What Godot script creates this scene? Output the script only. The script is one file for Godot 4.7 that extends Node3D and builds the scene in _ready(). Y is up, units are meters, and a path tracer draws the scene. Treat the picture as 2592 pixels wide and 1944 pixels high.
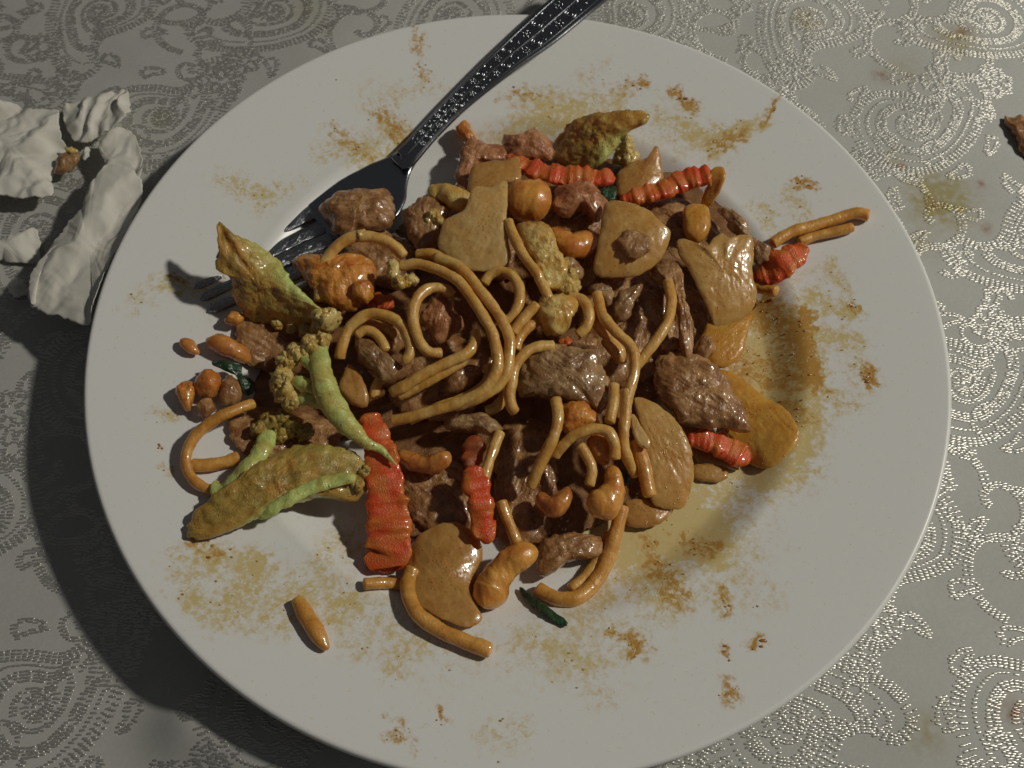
extends Node3D
# A used dinner plate seen close up: stir-fried noodles, meat, vegetables and nuts on white china, on a woven tablecloth, under one small lamp.
# Every length in the lists below is in millimetres; meshes are built in metres.

const MM := 0.001
const LAMP := Vector3(0.84, 0.85, -0.15)

var lump := FastNoiseLite.new()      # slow bumps of a piece
var grain := FastNoiseLite.new()     # fine bumps
var blotch := FastNoiseLite.new()    # patches of sauce colour
var rng := RandomNumberGenerator.new()
var M := {}
var SMEARS := [[-51.2, -95.9, -43.8, -84.9, 3.8, 0.8, 1], [-42.7, -141.8, -37.1, -112.5, 2.7, 0.6, 1], [-46.4, -104.1, -29.1, -107.2, 3.8, 0.4, 0], [-72, -76.5, -45.4, -81.5, 6.1, 0.45, 0], [-106.2, -60.5, -93.2, -56.8, 5.3, 0.5, 0], [-92.8, -53, -80.7, -62.1, 4.5, 0.4, 0], [-69.3, -86.4, -55.2, -73.5, 3.8, 0.5, 1], [-6.2, -104.2, 9.6, -106.4, 3.8, 0.5, 1], [9.6, -100.5, 35.7, -102.1, 6.1, 0.5, 0], [37.6, -107.8, 46.3, -109.4, 3.8, 0.6, 1], [58.2, -104.9, 64.9, -98.6, 3, 0.9, 1], [51.2, -97.5, 61.2, -91.1, 5.3, 0.5, 0], [30.7, -117.8, 20.1, -110.2, 4.5, 0.3, 0], [64.4, -85.1, 87.9, -88.9, 4.5, 0.6, 0], [70.9, -80.8, 81.1, -85.7, 3.3, 0.9, 1], [89.5, -88.7, 99.3, -106.9, 1.5, 0.8, 1], [72.7, -144, 74.1, -136.5, 2.1, 0.9, 1], [-8.9, -155.2, -6.9, -147.5, 2.3, 0.3, 0], [13.1, -93.1, -4.2, -89.1, 6.1, 0.4, 0], [-21.6, -88, 21.8, -94.5, 5.3, 0.35, 0], [95.6, -59.5, 101.3, -51.4, 3.8, 0.6, 0], [99.1, -63.9, 105.3, -62.2, 2.1, 0.9, 1], [85.7, -54.8, 94.1, -40.9, 4.5, 0.5, 0], [107, -30.4, 112, -20.8, 3, 0.4, 0], [112.6, -13.6, 113.8, -11.6, 1.5, 1, 1], [101.2, -18.2, 112.2, -10, 3.8, 0.6, 0], [99.6, -4, 113.7, 0.7, 3, 0.6, 0], [115.2, 11.3, 115.9, 16.5, 1.8, 1, 1], [112.6, 9.3, 114.5, 16.3, 3, 0.6, 1], [102.5, 20.5, 107.7, 24.2, 3, 0.35, 0], [83.6, -13.6, 92.6, -5.2, 6.1, 1, 1], [91.1, 10.2, 75.7, 4.5, 7.6, 1, 1], [96.6, -11.3, 97.4, 15, 3.3, 1.2, 1], [88.4, 21.9, 93.1, 26.7, 3.8, 0.8, 1], [77.4, -15.5, 86.7, -18, 3.8, 0.8, 1], [82.5, -1, 90.5, 26.2, 9.1, 0.9, 0], [74, 23.5, 86, 39.4, 9.1, 0.7, 0], [57.5, 41.9, 77, 47.9, 7.6, 0.6, 0], [28.5, 61.1, 59.2, 59.1, 7.6, 0.6, 0], [47.3, 63.8, 59.2, 69.6, 6.8, 0.6, 0], [53, 65.3, 60.2, 71.5, 3.9, 0.9, 1], [41.3, 68.4, 47.7, 86.5, 4.5, 0.8, 1], [33.9, 73, 42.2, 87.9, 5.3, 0.5, 0], [61.5, 83.7, 62, 92.3, 1.8, 0.8, 1], [29.4, 97.8, 37.2, 101.9, 3, 0.6, 1], [34.6, 100.6, 33.8, 104, 1.8, 0.9, 1], [59.6, 102, 60.6, 104.8, 1.5, 1, 1], [70.3, 99.4, 68.1, 101.5, 1.8, 0.9, 1], [59.6, 112.8, 60.4, 116.7, 3.3, 0.6, 1], [61.1, 88, 77.2, 86.9, 4.5, 0.25, 0], [26.2, 85.5, 18.8, 93.6, 4.5, 0.4, 0], [39.4, 45.3, 56.5, 56.1, 6.1, 0.4, 0], [-100.6, 77.6, -76.7, 77.5, 4.5, 0.5, 0], [-96.2, 72.8, -88.9, 76.8, 2.3, 0.6, 1], [-76.3, 80.5, -80.2, 89.4, 4.5, 0.5, 0], [-96.4, 86, -92.8, 91.5, 4.5, 0.45, 0], [-87, 95.4, -68.7, 95.9, 6.1, 0.4, 0], [-64.5, 88.6, -62, 87, 3.8, 0.5, 0], [-51.3, 65.3, -57.6, 78.1, 6.8, 0.5, 0], [-51.1, 88, -48.2, 89.4, 4.5, 0.5, 0], [-55.8, 93.9, -44.2, 103.3, 4.5, 0.35, 0], [-29.6, 102.8, -33.2, 108.4, 3.8, 0.4, 0], [-20.7, 120, -19.2, 123.8, 2.1, 0.5, 1], [-33.1, 125.3, -29, 129, 3.8, 0.5, 1], [-6.3, 127.3, 0, 126, 6.1, 0.35, 0], [11.8, 102.1, 24.7, 115.4, 6.1, 0.25, 0], [2.4, 98.1, 18.5, 104.8, 3.8, 0.3, 0], [-121.9, -15.7, -113.4, -18.7, 4.5, 0.6, 0], [-118.2, -20.8, -116.6, -20.1, 1.5, 0.9, 1], [-114.3, -19.5, -112.6, -18, 1.2, 0.9, 1], [-106.9, -14.2, -101.7, -9.5, 4.5, 0.4, 0], [-127, -11.4, -127.9, -7.7, 3.8, 0.35, 0], [-101.8, -22.1, -95.6, -21, 3, 0.4, 0], [-111.7, 42.2, -111.3, 42.6, 0.9, 1, 1], [-115.9, 30.3, -108.8, 31.2, 2.7, 0.5, 0], [-109.8, 49.2, -106.9, 50.5, 2.3, 0.4, 0], [-51.1, -9.7, 41.8, 56.3, 33.3, 0.55, 0], [86.8, -19.6, 86, 39.4, 10.6, 0.55, 0], [27, 64.1, 63, 70.2, 10.6, 0.4, 0], [-90.2, 84.2, -35.7, 93.2, 10.6, 0.3, 0], [-28.3, 102.8, 25.2, 102, 13.6, 0.25, 0], [4.3, -100.5, 72.4, -78.8, 9.1, 0.3, 0], [-56.7, -103.2, -47, -79.7, 10.6, 0.25, 0], [104.9, -25.2, 109.8, 19.3, 9.1, 0.25, 0]]
var STAINS := [[158.7, -71.2, 11.8, 1.1, 0], [156.6, -69, 2.7, 0.6, 1], [178.3, -151.1, 9.1, 0.5, 0], [183, -156.3, 3.8, 0.5, 1], [118.5, -162.9, 7.6, 0.35, 0], [145, -132.9, 3.8, 0.4, 1], [144.2, -90.6, 4.5, 0.35, 0], [146.2, -86.2, 1.8, 0.7, 1], [173.8, -58.7, 2.7, 0.5, 1], [174.9, -77.9, 2.1, 0.6, 1], [105.2, -110.6, 3, 0.3, 0], [147.1, 116, 3.8, 0.5, 1], [121.4, 121.6, 6.8, 0.35, 0], [149, 113.3, 3, 0.3, 1], [147.7, -52.1, 6.1, 0.3, 0], [154.8, -135.6, 9.1, 0.2, 0], [-90.4, -164.1, 9.1, 0.25, 0], [-81.7, -153.8, 4.5, 0.25, 1], [-142.7, -106, 4.5, 0.25, 0]]
var CLOTH_FOLDS := [[-91.1, 121.9, -54.1, 139.3, 14, 7.5]]
var FORK_HANDLE := [[51.6, 40, -166.1, 8.74], [47.4, 39, -161.9, 16.36], [37.3, 35, -154.2, 19.14], [20.9, 29.8, -139.7, 17.1], [6.3, 27, -125.1, 15.42], [-5.6, 25, -113.7, 12.4], [-21.9, 21, -97.9, 9.17], [-33, 18.5, -85.1, 8.16], [-42.4, 16, -73.4, 9.28], [-41.1, 14.2, -76.7, 8.58]]
var FORK_HEAD := [[-41.1, 14.2, -76.7, 8.58], [-44.7, 13, -72.7, 11.83], [-48.8, 12, -67.5, 19.13], [-52, 11.5, -62.5, 24.57], [-57, 11.3, -55.9, 27.75], [-68.5, 11.5, -43.6, 27.38]]
var FORK_TINES := [[[-66, 11.7, -58.9, 6.65], [-71.8, 11.8, -54.5, 6.72], [-82.5, 12, -47.2, 6.44], [-91.8, 13, -40.6, 6.08], [-100.9, 15, -33, 4.74], [-104.7, 16, -29.6, 3.11]], [[-65.3, 11.3, -50.3, 6.16], [-71.1, 11.3, -46.2, 6.16], [-79.9, 11.5, -40.2, 5.66], [-86.9, 12, -35.2, 5.45], [-98.5, 13.5, -26.5, 4.74], [-107.4, 15.5, -19.4, 3.61], [-110.4, 16.5, -16.6, 2.19]], [[-64.6, 11.3, -42.9, 6.09], [-70.4, 11.3, -39.4, 6.08], [-82.7, 12, -31.5, 5.45], [-96.1, 13.5, -22.2, 4.74], [-104.6, 15.5, -15.2, 3.61], [-107.5, 16.5, -12.4, 2.05]], [[-63.2, 11.7, -35.4, 6.44], [-67.8, 11.8, -32.5, 6.37], [-80.1, 12, -25.3, 5.87], [-91.8, 13.5, -17.5, 4.81], [-101, 15.5, -10.6, 3.68], [-104, 16.5, -8.1, 2.12]]]
var NAPKIN := [
	[[[-212, 8, -102.1], [-199.5, 9.5, -102.5], [-192.4, 10.5, -101.8], [-189, 11.3, -98.9], [-182.9, 11.8, -98.9], [-175.2, 10.3, -98.1], [-173.8, 9.4, -90.3], [-171.3, 8.6, -82.1], [-171.9, 7.7, -74.9], [-174.1, 6.2, -70.3], [-170.5, 8.1, -60.8], [-178.4, 8.5, -58.9], [-190.2, 8, -60.2], [-201.9, 8, -61.4]], 3, 3.2, 0.9, 0.8],
	[[[-176, 5, -106.6], [-170.2, 5.5, -109], [-164.4, 6, -110.6], [-158.3, 7.5, -110.2], [-154.5, 9, -111.6], [-150.9, 9.5, -107.3], [-149.5, 10, -96.2], [-154.8, 9, -91], [-160.6, 8, -88.7], [-164.1, 7, -86.9], [-167.5, 6, -87.2], [-172.1, 5.5, -91.4], [-176.1, 5, -100.1]], 2, 2.4, 1.5, 0.3],
	[[[-157.6, 10, -82.7], [-153.7, 10.9, -88.6], [-147.8, 11.8, -89.5], [-142.8, 11.6, -83.8], [-139.2, 11.2, -70.6], [-139.2, 10.7, -58.3], [-141.4, 10.3, -54.5], [-149, 10, -55.3], [-154.2, 10, -59.3], [-156.2, 10, -63.5], [-155, 10, -69.1], [-153.5, 10, -73.4]], 0.5, 2.4, 1.2, 0.4],
	[[[-149.8, 13, -71.1], [-142.8, 14, -68.7], [-137, 15, -63.4], [-135.4, 17, -53.1], [-134.6, 20, -43.9], [-136.4, 21, -35.4], [-138.6, 21.5, -27.4], [-140, 21.5, -19.6], [-140.9, 21.5, -12], [-141.5, 21, -6], [-142, 20, -0.4], [-153.6, 15, -5.7], [-165.7, 13, -11.2], [-168.4, 13, -18.9], [-167.8, 13, -26.5], [-163.8, 13, -35.6], [-159.8, 13, -45.5], [-156.5, 13, -50.9], [-155.5, 13, -59.8], [-153, 13, -67.5]], 0.5, 1.8, 0.9, 0.35],
	[[[-167.1, 15, -17.7], [-167.2, 15, -23.9], [-163, 15, -32.9], [-160.6, 14.7, -33.8], [-163.2, 14.3, -25.1], [-164.6, 14.1, -18.9], [-163.9, 14.6, -11.9], [-164.9, 15, -11]], 1, 1, 0.8, -1],
	[[[-197.2, 2, -42.4], [-188.9, 2.5, -44.2], [-181.9, 3, -46.7], [-176.3, 3, -49.2], [-173.8, 3, -40.8], [-174, 2.5, -36.5], [-180.4, 2, -35.4], [-187.3, 2, -36.6], [-195.2, 2, -34.5]], 2, 2, 1, -1],
	[[[-183.2, 2, -26.2], [-178.4, 2, -29.2], [-174.3, 2, -25.7], [-174.5, 2, -21.8], [-178.2, 2, -21.1]], 2, 2, 1.5, -1],
]
var used := {}
var drops := []     # places on the food where oily sauce beads: [point, normal, colour]

# colours of things (linear): [ground colour, colour of the patches]
const NOODLE := [Color(0.70, 0.40, 0.115), Color(0.60, 0.295, 0.06)]
const NOODLE_ORANGE := [Color(0.66, 0.325, 0.07), Color(0.55, 0.24, 0.04)]
const BEEF := [Color(0.42, 0.225, 0.09), Color(0.27, 0.12, 0.04)]
const BEEF_PINK := [Color(0.48, 0.22, 0.095), Color(0.32, 0.115, 0.04)]
const BEEF_GREY := [Color(0.37, 0.22, 0.095), Color(0.24, 0.12, 0.045)]
const BEEF_ORANGE := [Color(0.66, 0.28, 0.05), Color(0.52, 0.165, 0.025)]
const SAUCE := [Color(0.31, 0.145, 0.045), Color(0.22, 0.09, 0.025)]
const CASHEW := [Color(0.70, 0.33, 0.065), Color(0.56, 0.20, 0.03)]
const CASHEW_DARK := [Color(0.58, 0.235, 0.05), Color(0.42, 0.135, 0.025)]
const CARROT := [Color(0.66, 0.075, 0.014), Color(0.60, 0.15, 0.022)]
const CARROT_BROWN := [Color(0.36, 0.075, 0.02), Color(0.25, 0.08, 0.02)]
const ONION := [Color(0.60, 0.345, 0.11), Color(0.52, 0.25, 0.055)]
const ONION_BROWN := [Color(0.52, 0.27, 0.075), Color(0.42, 0.185, 0.04)]
const ONION_PALE := [Color(0.62, 0.40, 0.16), Color(0.55, 0.30, 0.085)]
const ONION_YELLOW := [Color(0.64, 0.34, 0.06), Color(0.54, 0.23, 0.03)]
const FLORET := [Color(0.70, 0.49, 0.16), Color(0.58, 0.33, 0.065)]
const GREEN := [Color(0.50, 0.56, 0.17), Color(0.50, 0.44, 0.11)]
const GREEN_BROWN := [Color(0.48, 0.26, 0.05), Color(0.34, 0.22, 0.045)]
const LEAF := [Color(0.02, 0.06, 0.025), Color(0.012, 0.03, 0.014)]
const PAPER := [Color(0.72, 0.70, 0.63), Color(0.71, 0.685, 0.61)]


# ------------------------------------------------------------------ naming
func numbered(called: String) -> String:
	var n: int = used.get(called, 0)
	used[called] = n + 1
	return called if n == 0 else "%s_%03d" % [called, n]


func tag(o: Node, label: String, category: String, group := "") -> Node:
	o.set_meta("label", label)
	o.set_meta("category", category)
	if group:
		o.set_meta("group", group)
	return o


func thing(called: String, label: String, category: String, at: Vector3, group := "") -> Node3D:
	var o := Node3D.new()
	o.name = numbered(called)
	o.position = at
	add_child(o)
	tag(o, label, category, group)
	return o


# ------------------------------------------------------------------ mesh building (a Shape collects vertices in millimetres)
class Shape:
	var v := PackedVector3Array()
	var c := PackedColorArray()
	var f := PackedInt32Array()
	var uv := PackedVector2Array()
	var wet := []

	func point(p: Vector3, tint := Color.WHITE) -> int:
		v.append(p)
		c.append(tint)
		return v.size() - 1

	func quad(a: int, b: int, d: int, e: int) -> void:
		f.append_array(PackedInt32Array([a, b, d, a, d, e]))

	func tri(a: int, b: int, d: int) -> void:
		f.append_array(PackedInt32Array([a, b, d]))

	# joins rings of the same size into a closed skin; the first and last ring shrink to their middles
	func skin(first: int, rings: int, n: int) -> void:
		for k in rings - 1:
			for i in n:
				var a := first + k * n + i
				var b := first + k * n + (i + 1) % n
				quad(a, b, b + n, a + n)
		for end in [0, rings - 1]:
			var mid := Vector3.ZERO
			for i in n:
				mid += v[first + end * n + i] / n
			var m := point(mid, c[first + end * n])
			for i in n:
				var a: int = first + end * n + i
				var b: int = first + end * n + (i + 1) % n
				if end == 0:
					tri(m, b, a)
				else:
					tri(m, a, b)

	func outward() -> void:   # front faces run clockwise
		var volume := 0.0
		for k in range(0, f.size(), 3):
			volume += v[f[k]].dot(v[f[k + 1]].cross(v[f[k + 2]]))
		if volume > 0.0:
			for k in range(0, f.size(), 3):
				var t := f[k + 1]
				f[k + 1] = f[k + 2]
				f[k + 2] = t

	func mesh(base: Vector3, flip := true) -> ArrayMesh:
		if flip:
			outward()
		var n := PackedVector3Array()
		n.resize(v.size())
		for k in range(0, f.size(), 3):
			var a := f[k]
			var b := f[k + 1]
			var d := f[k + 2]
			var q := (v[d] - v[a]).cross(v[b] - v[a])
			n[a] += q
			n[b] += q
			n[d] += q
		var w := PackedVector3Array()
		w.resize(v.size())
		for i in v.size():
			n[i] = n[i].normalized() if n[i].length_squared() > 0.0 else Vector3.UP
			if i % 29 == 5 and n[i].y > 0.25 and c[i] != Color.WHITE:
				wet.append([v[i], n[i], c[i]])
			w[i] = (v[i] - base) * 0.001
		var arrays := []
		arrays.resize(Mesh.ARRAY_MAX)
		arrays[Mesh.ARRAY_VERTEX] = w
		arrays[Mesh.ARRAY_NORMAL] = n
		arrays[Mesh.ARRAY_COLOR] = c
		if uv.size() == v.size():
			arrays[Mesh.ARRAY_TEX_UV] = uv
		arrays[Mesh.ARRAY_INDEX] = f
		var m := ArrayMesh.new()
		m.add_surface_from_arrays(Mesh.PRIMITIVE_TRIANGLES, arrays)
		return m

	func base() -> Vector3:
		var lo := v[0]
		var hi := v[0]
		for p in v:
			lo = lo.min(p)
			hi = hi.max(p)
		return Vector3((lo.x + hi.x) / 2, lo.y, (lo.z + hi.z) / 2)


func part(s: Shape, called: String, m: Material, parent: Node3D, flip := true) -> MeshInstance3D:
	var o := MeshInstance3D.new()
	o.name = called
	o.mesh = s.mesh(parent.position / MM, flip)
	if m == M.veg:
		drops.append_array(s.wet)
	o.material_override = m
	parent.add_child(o, true)
	return o


func whole(s: Shape, called: String, m: Material, label: String, category: String, group := "") -> MeshInstance3D:
	var o := MeshInstance3D.new()
	var b := s.base()
	o.name = numbered(called)
	o.mesh = s.mesh(b)
	if m in [M.carrot, M.onion, M.meat, M.leaf]:
		drops.append_array(s.wet)
	o.position = b * MM
	o.material_override = m
	add_child(o)
	tag(o, label, category, group)
	return o


func tinted(pair: Array, p: Vector3, share := 0.0, mottle := 1.0) -> Color:
	var t := clampf(0.5 + 2.0 * mottle * blotch.get_noise_3dv(p) + share, 0.0, 1.0)
	var c: Color = pair[0].lerp(pair[1], t)
	var g := 1.0 + mottle * (0.22 * grain.get_noise_3dv(p * 0.7) + 0.16 * lump.get_noise_3dv(p * 3.0))
	return Color(c.r * g, c.g * g, c.b * g)


# a smooth line through [x, y, z, w] points
func line(points: Array, closed: bool, step: float, w0: float) -> Array:
	var q := []
	for p in points:
		q.append(Vector4(p[0], p[1], p[2], p[3] if p.size() > 3 else w0))
	var n := q.size()
	var out := []
	for i in (n if closed else n - 1):
		var a: Vector4 = q[(i - 1 + n) % n] if closed or i > 0 else q[0] * 2 - q[1]
		var b: Vector4 = q[i]
		var c: Vector4 = q[(i + 1) % n]
		var d: Vector4 = q[(i + 2) % n] if closed or i + 2 < n else q[n - 1] * 2 - q[n - 2]
		var k := maxi(1, ceili(Vector3(b.x - c.x, b.y - c.y, b.z - c.z).length() / step))
		for j in k:
			var t := float(j) / k
			out.append(0.5 * (2 * b + (c - a) * t + (2 * a - 5 * b + 4 * c - d) * t * t + (3 * b - a - 3 * c + d) * t * t * t))
	if not closed:
		out.append(q[n - 1])
	return out


func at(p: Vector4) -> Vector3:
	return Vector3(p.x, p.y, p.z)


# a round or flattened strand along points [x, y, z, radius]; ends rounded over «ending» millimetres
func strand(s: Shape, points: Array, radius: float, colours: Array, ending := 0.6, rough := 0.12, flat := 1.0, sides := 12, step := 0.8) -> void:
	var l := line(points, false, step, radius)
	var far := PackedFloat32Array([0.0])
	for i in range(1, l.size()):
		far.append(far[i - 1] + (at(l[i]) - at(l[i - 1])).length())
	var total := far[-1]
	var stops := []   # extra rings close to the ends
	var e := minf(ending, total * 0.45)
	for k in 5:
		stops.append(e * (1.0 - cos(PI / 2 * k / 5.0)))
	var marks := []
	for x in stops:
		marks.append(x)
	for x in far:
		if x > e and x < total - e:
			marks.append(x)
	for k in range(4, -1, -1):
		marks.append(total - stops[k])
	var first := s.v.size()
	var side := Vector3.ZERO
	var j := 0
	for m in marks:
		while j < far.size() - 2 and far[j + 1] < m:
			j += 1
		var t: float = clampf((m - far[j]) / maxf(far[j + 1] - far[j], 1e-5), 0.0, 1.0)
		var p: Vector4 = l[j].lerp(l[j + 1], t)
		var dir := (at(l[mini(j + 2, l.size() - 1)]) - at(l[maxi(j - 1, 0)])).normalized()
		if side == Vector3.ZERO:
			side = dir.cross(Vector3.UP)
			side = side.normalized() if side.length() > 0.1 else Vector3.RIGHT
		side = (side - dir * side.dot(dir)).normalized()
		var up := side.cross(dir)
		var d: float = minf(m, total - m)
		var r: float = p.w * (1.0 if d >= e else sqrt(maxf(0.002, 1.0 - pow(1.0 - d / e, 2))))
		for i in sides:
			var a := TAU * i / sides
			var q := at(p) + (side * cos(a) + up * sin(a) * flat) * r
			var n := lump.get_noise_3dv(q) * rough * 2.0 + lump.get_noise_3dv(at(p) * 0.8 + Vector3(70, 0, 0)) * rough * 1.6 + grain.get_noise_3dv(q) * rough
			q += (q - at(p)).normalized() * n * minf(1.0, r)
			s.point(q, tinted(colours, q))
	s.skin(first, marks.size(), sides)


# a piece with the outline [x, y, z, share of the second colour pair]: thick in the middle, its edge round (square small) or sharp (square large)
func slab(s: Shape, points: Array, thick: float, dome: float, square: float, rough: float, colours: Array, edge_colours := [], fibre := 0.0, mottle := 1.0) -> void:
	var l := line(points, true, 1.0, 0.0)
	var n := l.size()
	var mid := Vector4.ZERO
	for p in l:
		mid += p / n
	var up := Vector3.ZERO
	for i in n:
		up += (at(l[i]) - at(mid)).cross(at(l[(i + 1) % n]) - at(mid))
	up = up.normalized()
	if up.y < 0:
		up = -up
	var ragged := PackedVector3Array()                 # torn a little out of its smooth outline
	for i in n:
		var q := at(l[i])
		var away := (q - at(mid)).normalized() * (grain.get_noise_3dv(q * 0.55) * 1.7 + lump.get_noise_3dv(q * 2.2) * 1.2) * rough
		ragged.append(away - up * away.dot(up))
	var reach := 0.0
	for p in l:
		reach = maxf(reach, (at(p) - at(mid)).length())
	var along := Vector3.ZERO                          # the way its fibres or veins run
	for p in l:
		if (at(p) - at(mid)).length() > along.length():
			along = at(p) - at(mid)
	along = along.normalized()
	var cross_ := along.cross(up).normalized()
	var rings := clampi(int(reach / 0.6), 8, 34)
	var first := s.v.size()
	var marks := []
	for k in range(1, rings + 1):
		marks.append([1.0 - pow(1.0 - float(k) / rings, 1.25), 1.0])
	for k in range(rings - 1, 0, -1):
		marks.append([1.0 - pow(1.0 - float(k) / rings, 1.25), -1.0])
	for m in marks:
		var t: float = m[0]
		var half: float = thick / 2 * sqrt(maxf(0.0, 1.0 - pow(t, square)))
		for i in n:
			var p: Vector4 = l[i]
			var out := at(p) - at(mid)
			var tilt := out.dot(up)
			var q: Vector3 = at(mid) + (out - up * tilt) * t + ragged[i] * pow(t, 5) + up * (tilt * t * t + dome * (1.0 - (out - up * tilt).length_squared() * t * t / (reach * reach)) + m[1] * half)
			var bump := lump.get_noise_3dv(q * 1.0) * 2.0 + grain.get_noise_3dv(q * 0.55) * 0.7
			var vein := grain.get_noise_2d(q.dot(cross_) * 0.8 + 40.0, q.dot(along) * 0.09)
			q += up * m[1] * vein * fibre
			q += (up * m[1] * (0.35 + 0.65 * sqrt(1.0 - pow(t, 8))) + out.normalized() * 0.9 * t * t) * bump * rough
			var tint := tinted(colours, q, (2.2 * fibre + 0.2) * vein if fibre > 0.0 else 0.0, mottle)
			if edge_colours:
				tint = tint.lerp(tinted(edge_colours, q), clampf(p.w * 1.25 * t * t + 0.3 * blotch.get_noise_3dv(q * 1.7), 0.0, 1.0))
			s.point(q, tint)
	s.skin(first, marks.size(), n)


# a crinkle-cut slice along points [x, y, z, width]
func crinkle(s: Shape, points: Array, thick: float, pitch: float, depth: float, colours: Array) -> void:
	var l := line(points, false, 0.45, 6.0)
	var n := 28
	var first := s.v.size()
	var run := 0.0
	var start := -1
	for j in l.size():
		if j:
			run += (at(l[j]) - at(l[j - 1])).length()
		var dir := (at(l[mini(j + 3, l.size() - 1)]) - at(l[maxi(j - 3, 0)])).normalized()
		var side := dir.cross(Vector3.UP).normalized()
		var up := side.cross(dir)
		var u := fposmod(run / pitch + 0.35 * lump.get_noise_1d(run * 2.0), 1.0)
		var wave := (absf(u - 0.5) * 4.0 - 1.0)
		wave = wave * (1.35 - 0.35 * wave * wave)
		var closing := minf(1.0, sqrt(maxf(0.02, minf(j, l.size() - 1 - j) / 4.0)))
		for i in n:
			var a := TAU * i / n
			var x := signf(cos(a)) * pow(absf(cos(a)), 0.7)
			var y := signf(sin(a)) * pow(absf(sin(a)), 0.7)
			var q: Vector3 = at(l[j]) + side * x * (l[j].w / 2 + depth * 0.8 * wave * (0.7 + 0.9 * lump.get_noise_2d(run * 1.3, 50.0 * signf(x)))) * closing + up * (y * thick / 2 * closing + depth * wave * 0.42)
			q += up * lump.get_noise_3dv(q * 0.8) * 1.0 + side * grain.get_noise_3dv(q) * 0.2
			s.point(q, tinted(colours, q))
	s.skin(first, l.size(), n)


# knobs [x, y, z, radius] that each carry a coat of small round buds
func buds(s: Shape, knobs: Array, colours: Array, share := 0.46) -> void:
	for k in knobs:
		var mid := Vector3(k[0], k[1], k[2])
		var r: float = k[3]
		ball(s, mid, r * 0.92, colours, 0.3, 16)
		var n := 24
		for i in n:
			var y := 1.0 - 2.0 * (i + 0.5) / n
			var a := i * 2.39996 + rng.randf() * 0.5
			var d := Vector3(cos(a) * sqrt(1 - y * y), y, sin(a) * sqrt(1 - y * y))
			if d.y > -0.4:
				ball(s, mid + d * r * rng.randf_range(0.5, 0.66), r * share * rng.randf_range(0.6, 1.2), colours, 0.22)


func ball(s: Shape, mid: Vector3, r: float, colours: Array, rough := 0.1, n := 10) -> void:
	var first := s.v.size()
	var rings := maxi(8, n * 3 / 4)
	for k in rings:
		var b := PI * (k + 0.4) / (rings - 0.2)
		for i in n:
			var a := TAU * i / n
			var q := mid + Vector3(cos(a) * sin(b), cos(b), sin(a) * sin(b)) * r
			q += (q - mid) * rough * (lump.get_noise_3dv(q * 2.0) * 2.0 + grain.get_noise_3dv(q * 1.5))
			s.point(q, tinted(colours, q))
	s.skin(first, rings, n)


# ------------------------------------------------------------------ the kinds of food
func noodle(label: String, colours: Array, radius: float, points: Array) -> void:
	var s := Shape.new()
	strand(s, points, radius, colours, 0.7, 0.12, 0.93)
	whole(s, "noodle", M.noodle, label, "noodle", "noodles on the plate")


func cashew(label: String, colours: Array, points: Array) -> void:
	var s := Shape.new()
	strand(s, points, 4.0, colours, 4.5, 0.3, 0.9, 20, 0.8)
	whole(s, "cashew_nut", M.nut, label, "cashew", "cashew nuts among the noodles")


func carrot(label: String, colours: Array, thick: float, pitch: float, points: Array) -> void:
	var s := Shape.new()
	crinkle(s, points, thick, pitch, 0.75, colours)
	whole(s, "carrot_slice", M.carrot, label, "carrot", "crinkle-cut carrot slices")


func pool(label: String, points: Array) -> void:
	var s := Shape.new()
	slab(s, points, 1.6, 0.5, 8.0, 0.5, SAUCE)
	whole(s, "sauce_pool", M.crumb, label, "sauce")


func onion(label: String, colours: Array, thick: float, dome: float, points: Array) -> void:
	var s := Shape.new()
	slab(s, points, thick, dome, 7.0, 0.13, colours, [], 0.06, 0.4)
	whole(s, "onion_piece", M.onion, label, "onion", "cooked onion pieces")


func meat(label: String, colours: Array, thick: float, dome: float, points: Array) -> void:
	var s := Shape.new()
	slab(s, points, thick, dome, 3.4, 0.42, colours, [], 0.0 if colours == BEEF_ORANGE else 0.26)
	whole(s, "meat_piece", M.meat, label, "meat", "pieces of meat among the noodles")


func scrap(called: String, label: String, category: String, colours: Array, thick: float, dome: float, points: Array) -> void:
	var s := Shape.new()
	slab(s, points, thick, dome, 3.0, 0.6, colours)
	whole(s, called, M.meat, label, category, "food scraps beside the plate")


func leaf(label: String, thick: float, points: Array) -> void:
	var s := Shape.new()
	slab(s, points, thick, 0.6, 5.0, 0.4, LEAF)
	whole(s, "leaf_scrap", M.leaf, label, "leaf", "scraps of dark green leaf")


# parts: stem (or wedge) and floret_head
func cauliflower(label: String, stems: Array, knobs: Array, knob_colours := FLORET) -> void:
	var shapes := []
	for k in stems:
		var s := Shape.new()
		if k.kind == "stem":
			strand(s, k.points, 3.0, k.colours, 2.0, 0.3, k.get("flat", 0.8), 18)
		else:
			slab(s, k.points, k.thick, k.dome, 3.5, 0.4, k.colours, k.get("edge", []))
		shapes.append([s, k.kind])
	if knobs:
		var s := Shape.new()
		buds(s, knobs, knob_colours)
		shapes.append([s, "floret_head"])
	var o := thing("cauliflower_floret", label, "cauliflower", shapes[0][0].base() * MM, "cauliflower florets on the plate")
	for k in shapes:
		part(k[0], k[1], M.veg, o)


# ------------------------------------------------------------------ materials
func noise_map(seed_: int, frequency: float, octaves: int, kind := FastNoiseLite.TYPE_SIMPLEX_SMOOTH) -> NoiseTexture2D:
	var n := FastNoiseLite.new()
	n.seed = seed_
	n.noise_type = kind
	n.frequency = frequency
	n.fractal_octaves = octaves
	var t := NoiseTexture2D.new()
	t.width = 256
	t.height = 256
	t.seamless = true
	t.noise = n
	return t


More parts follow.
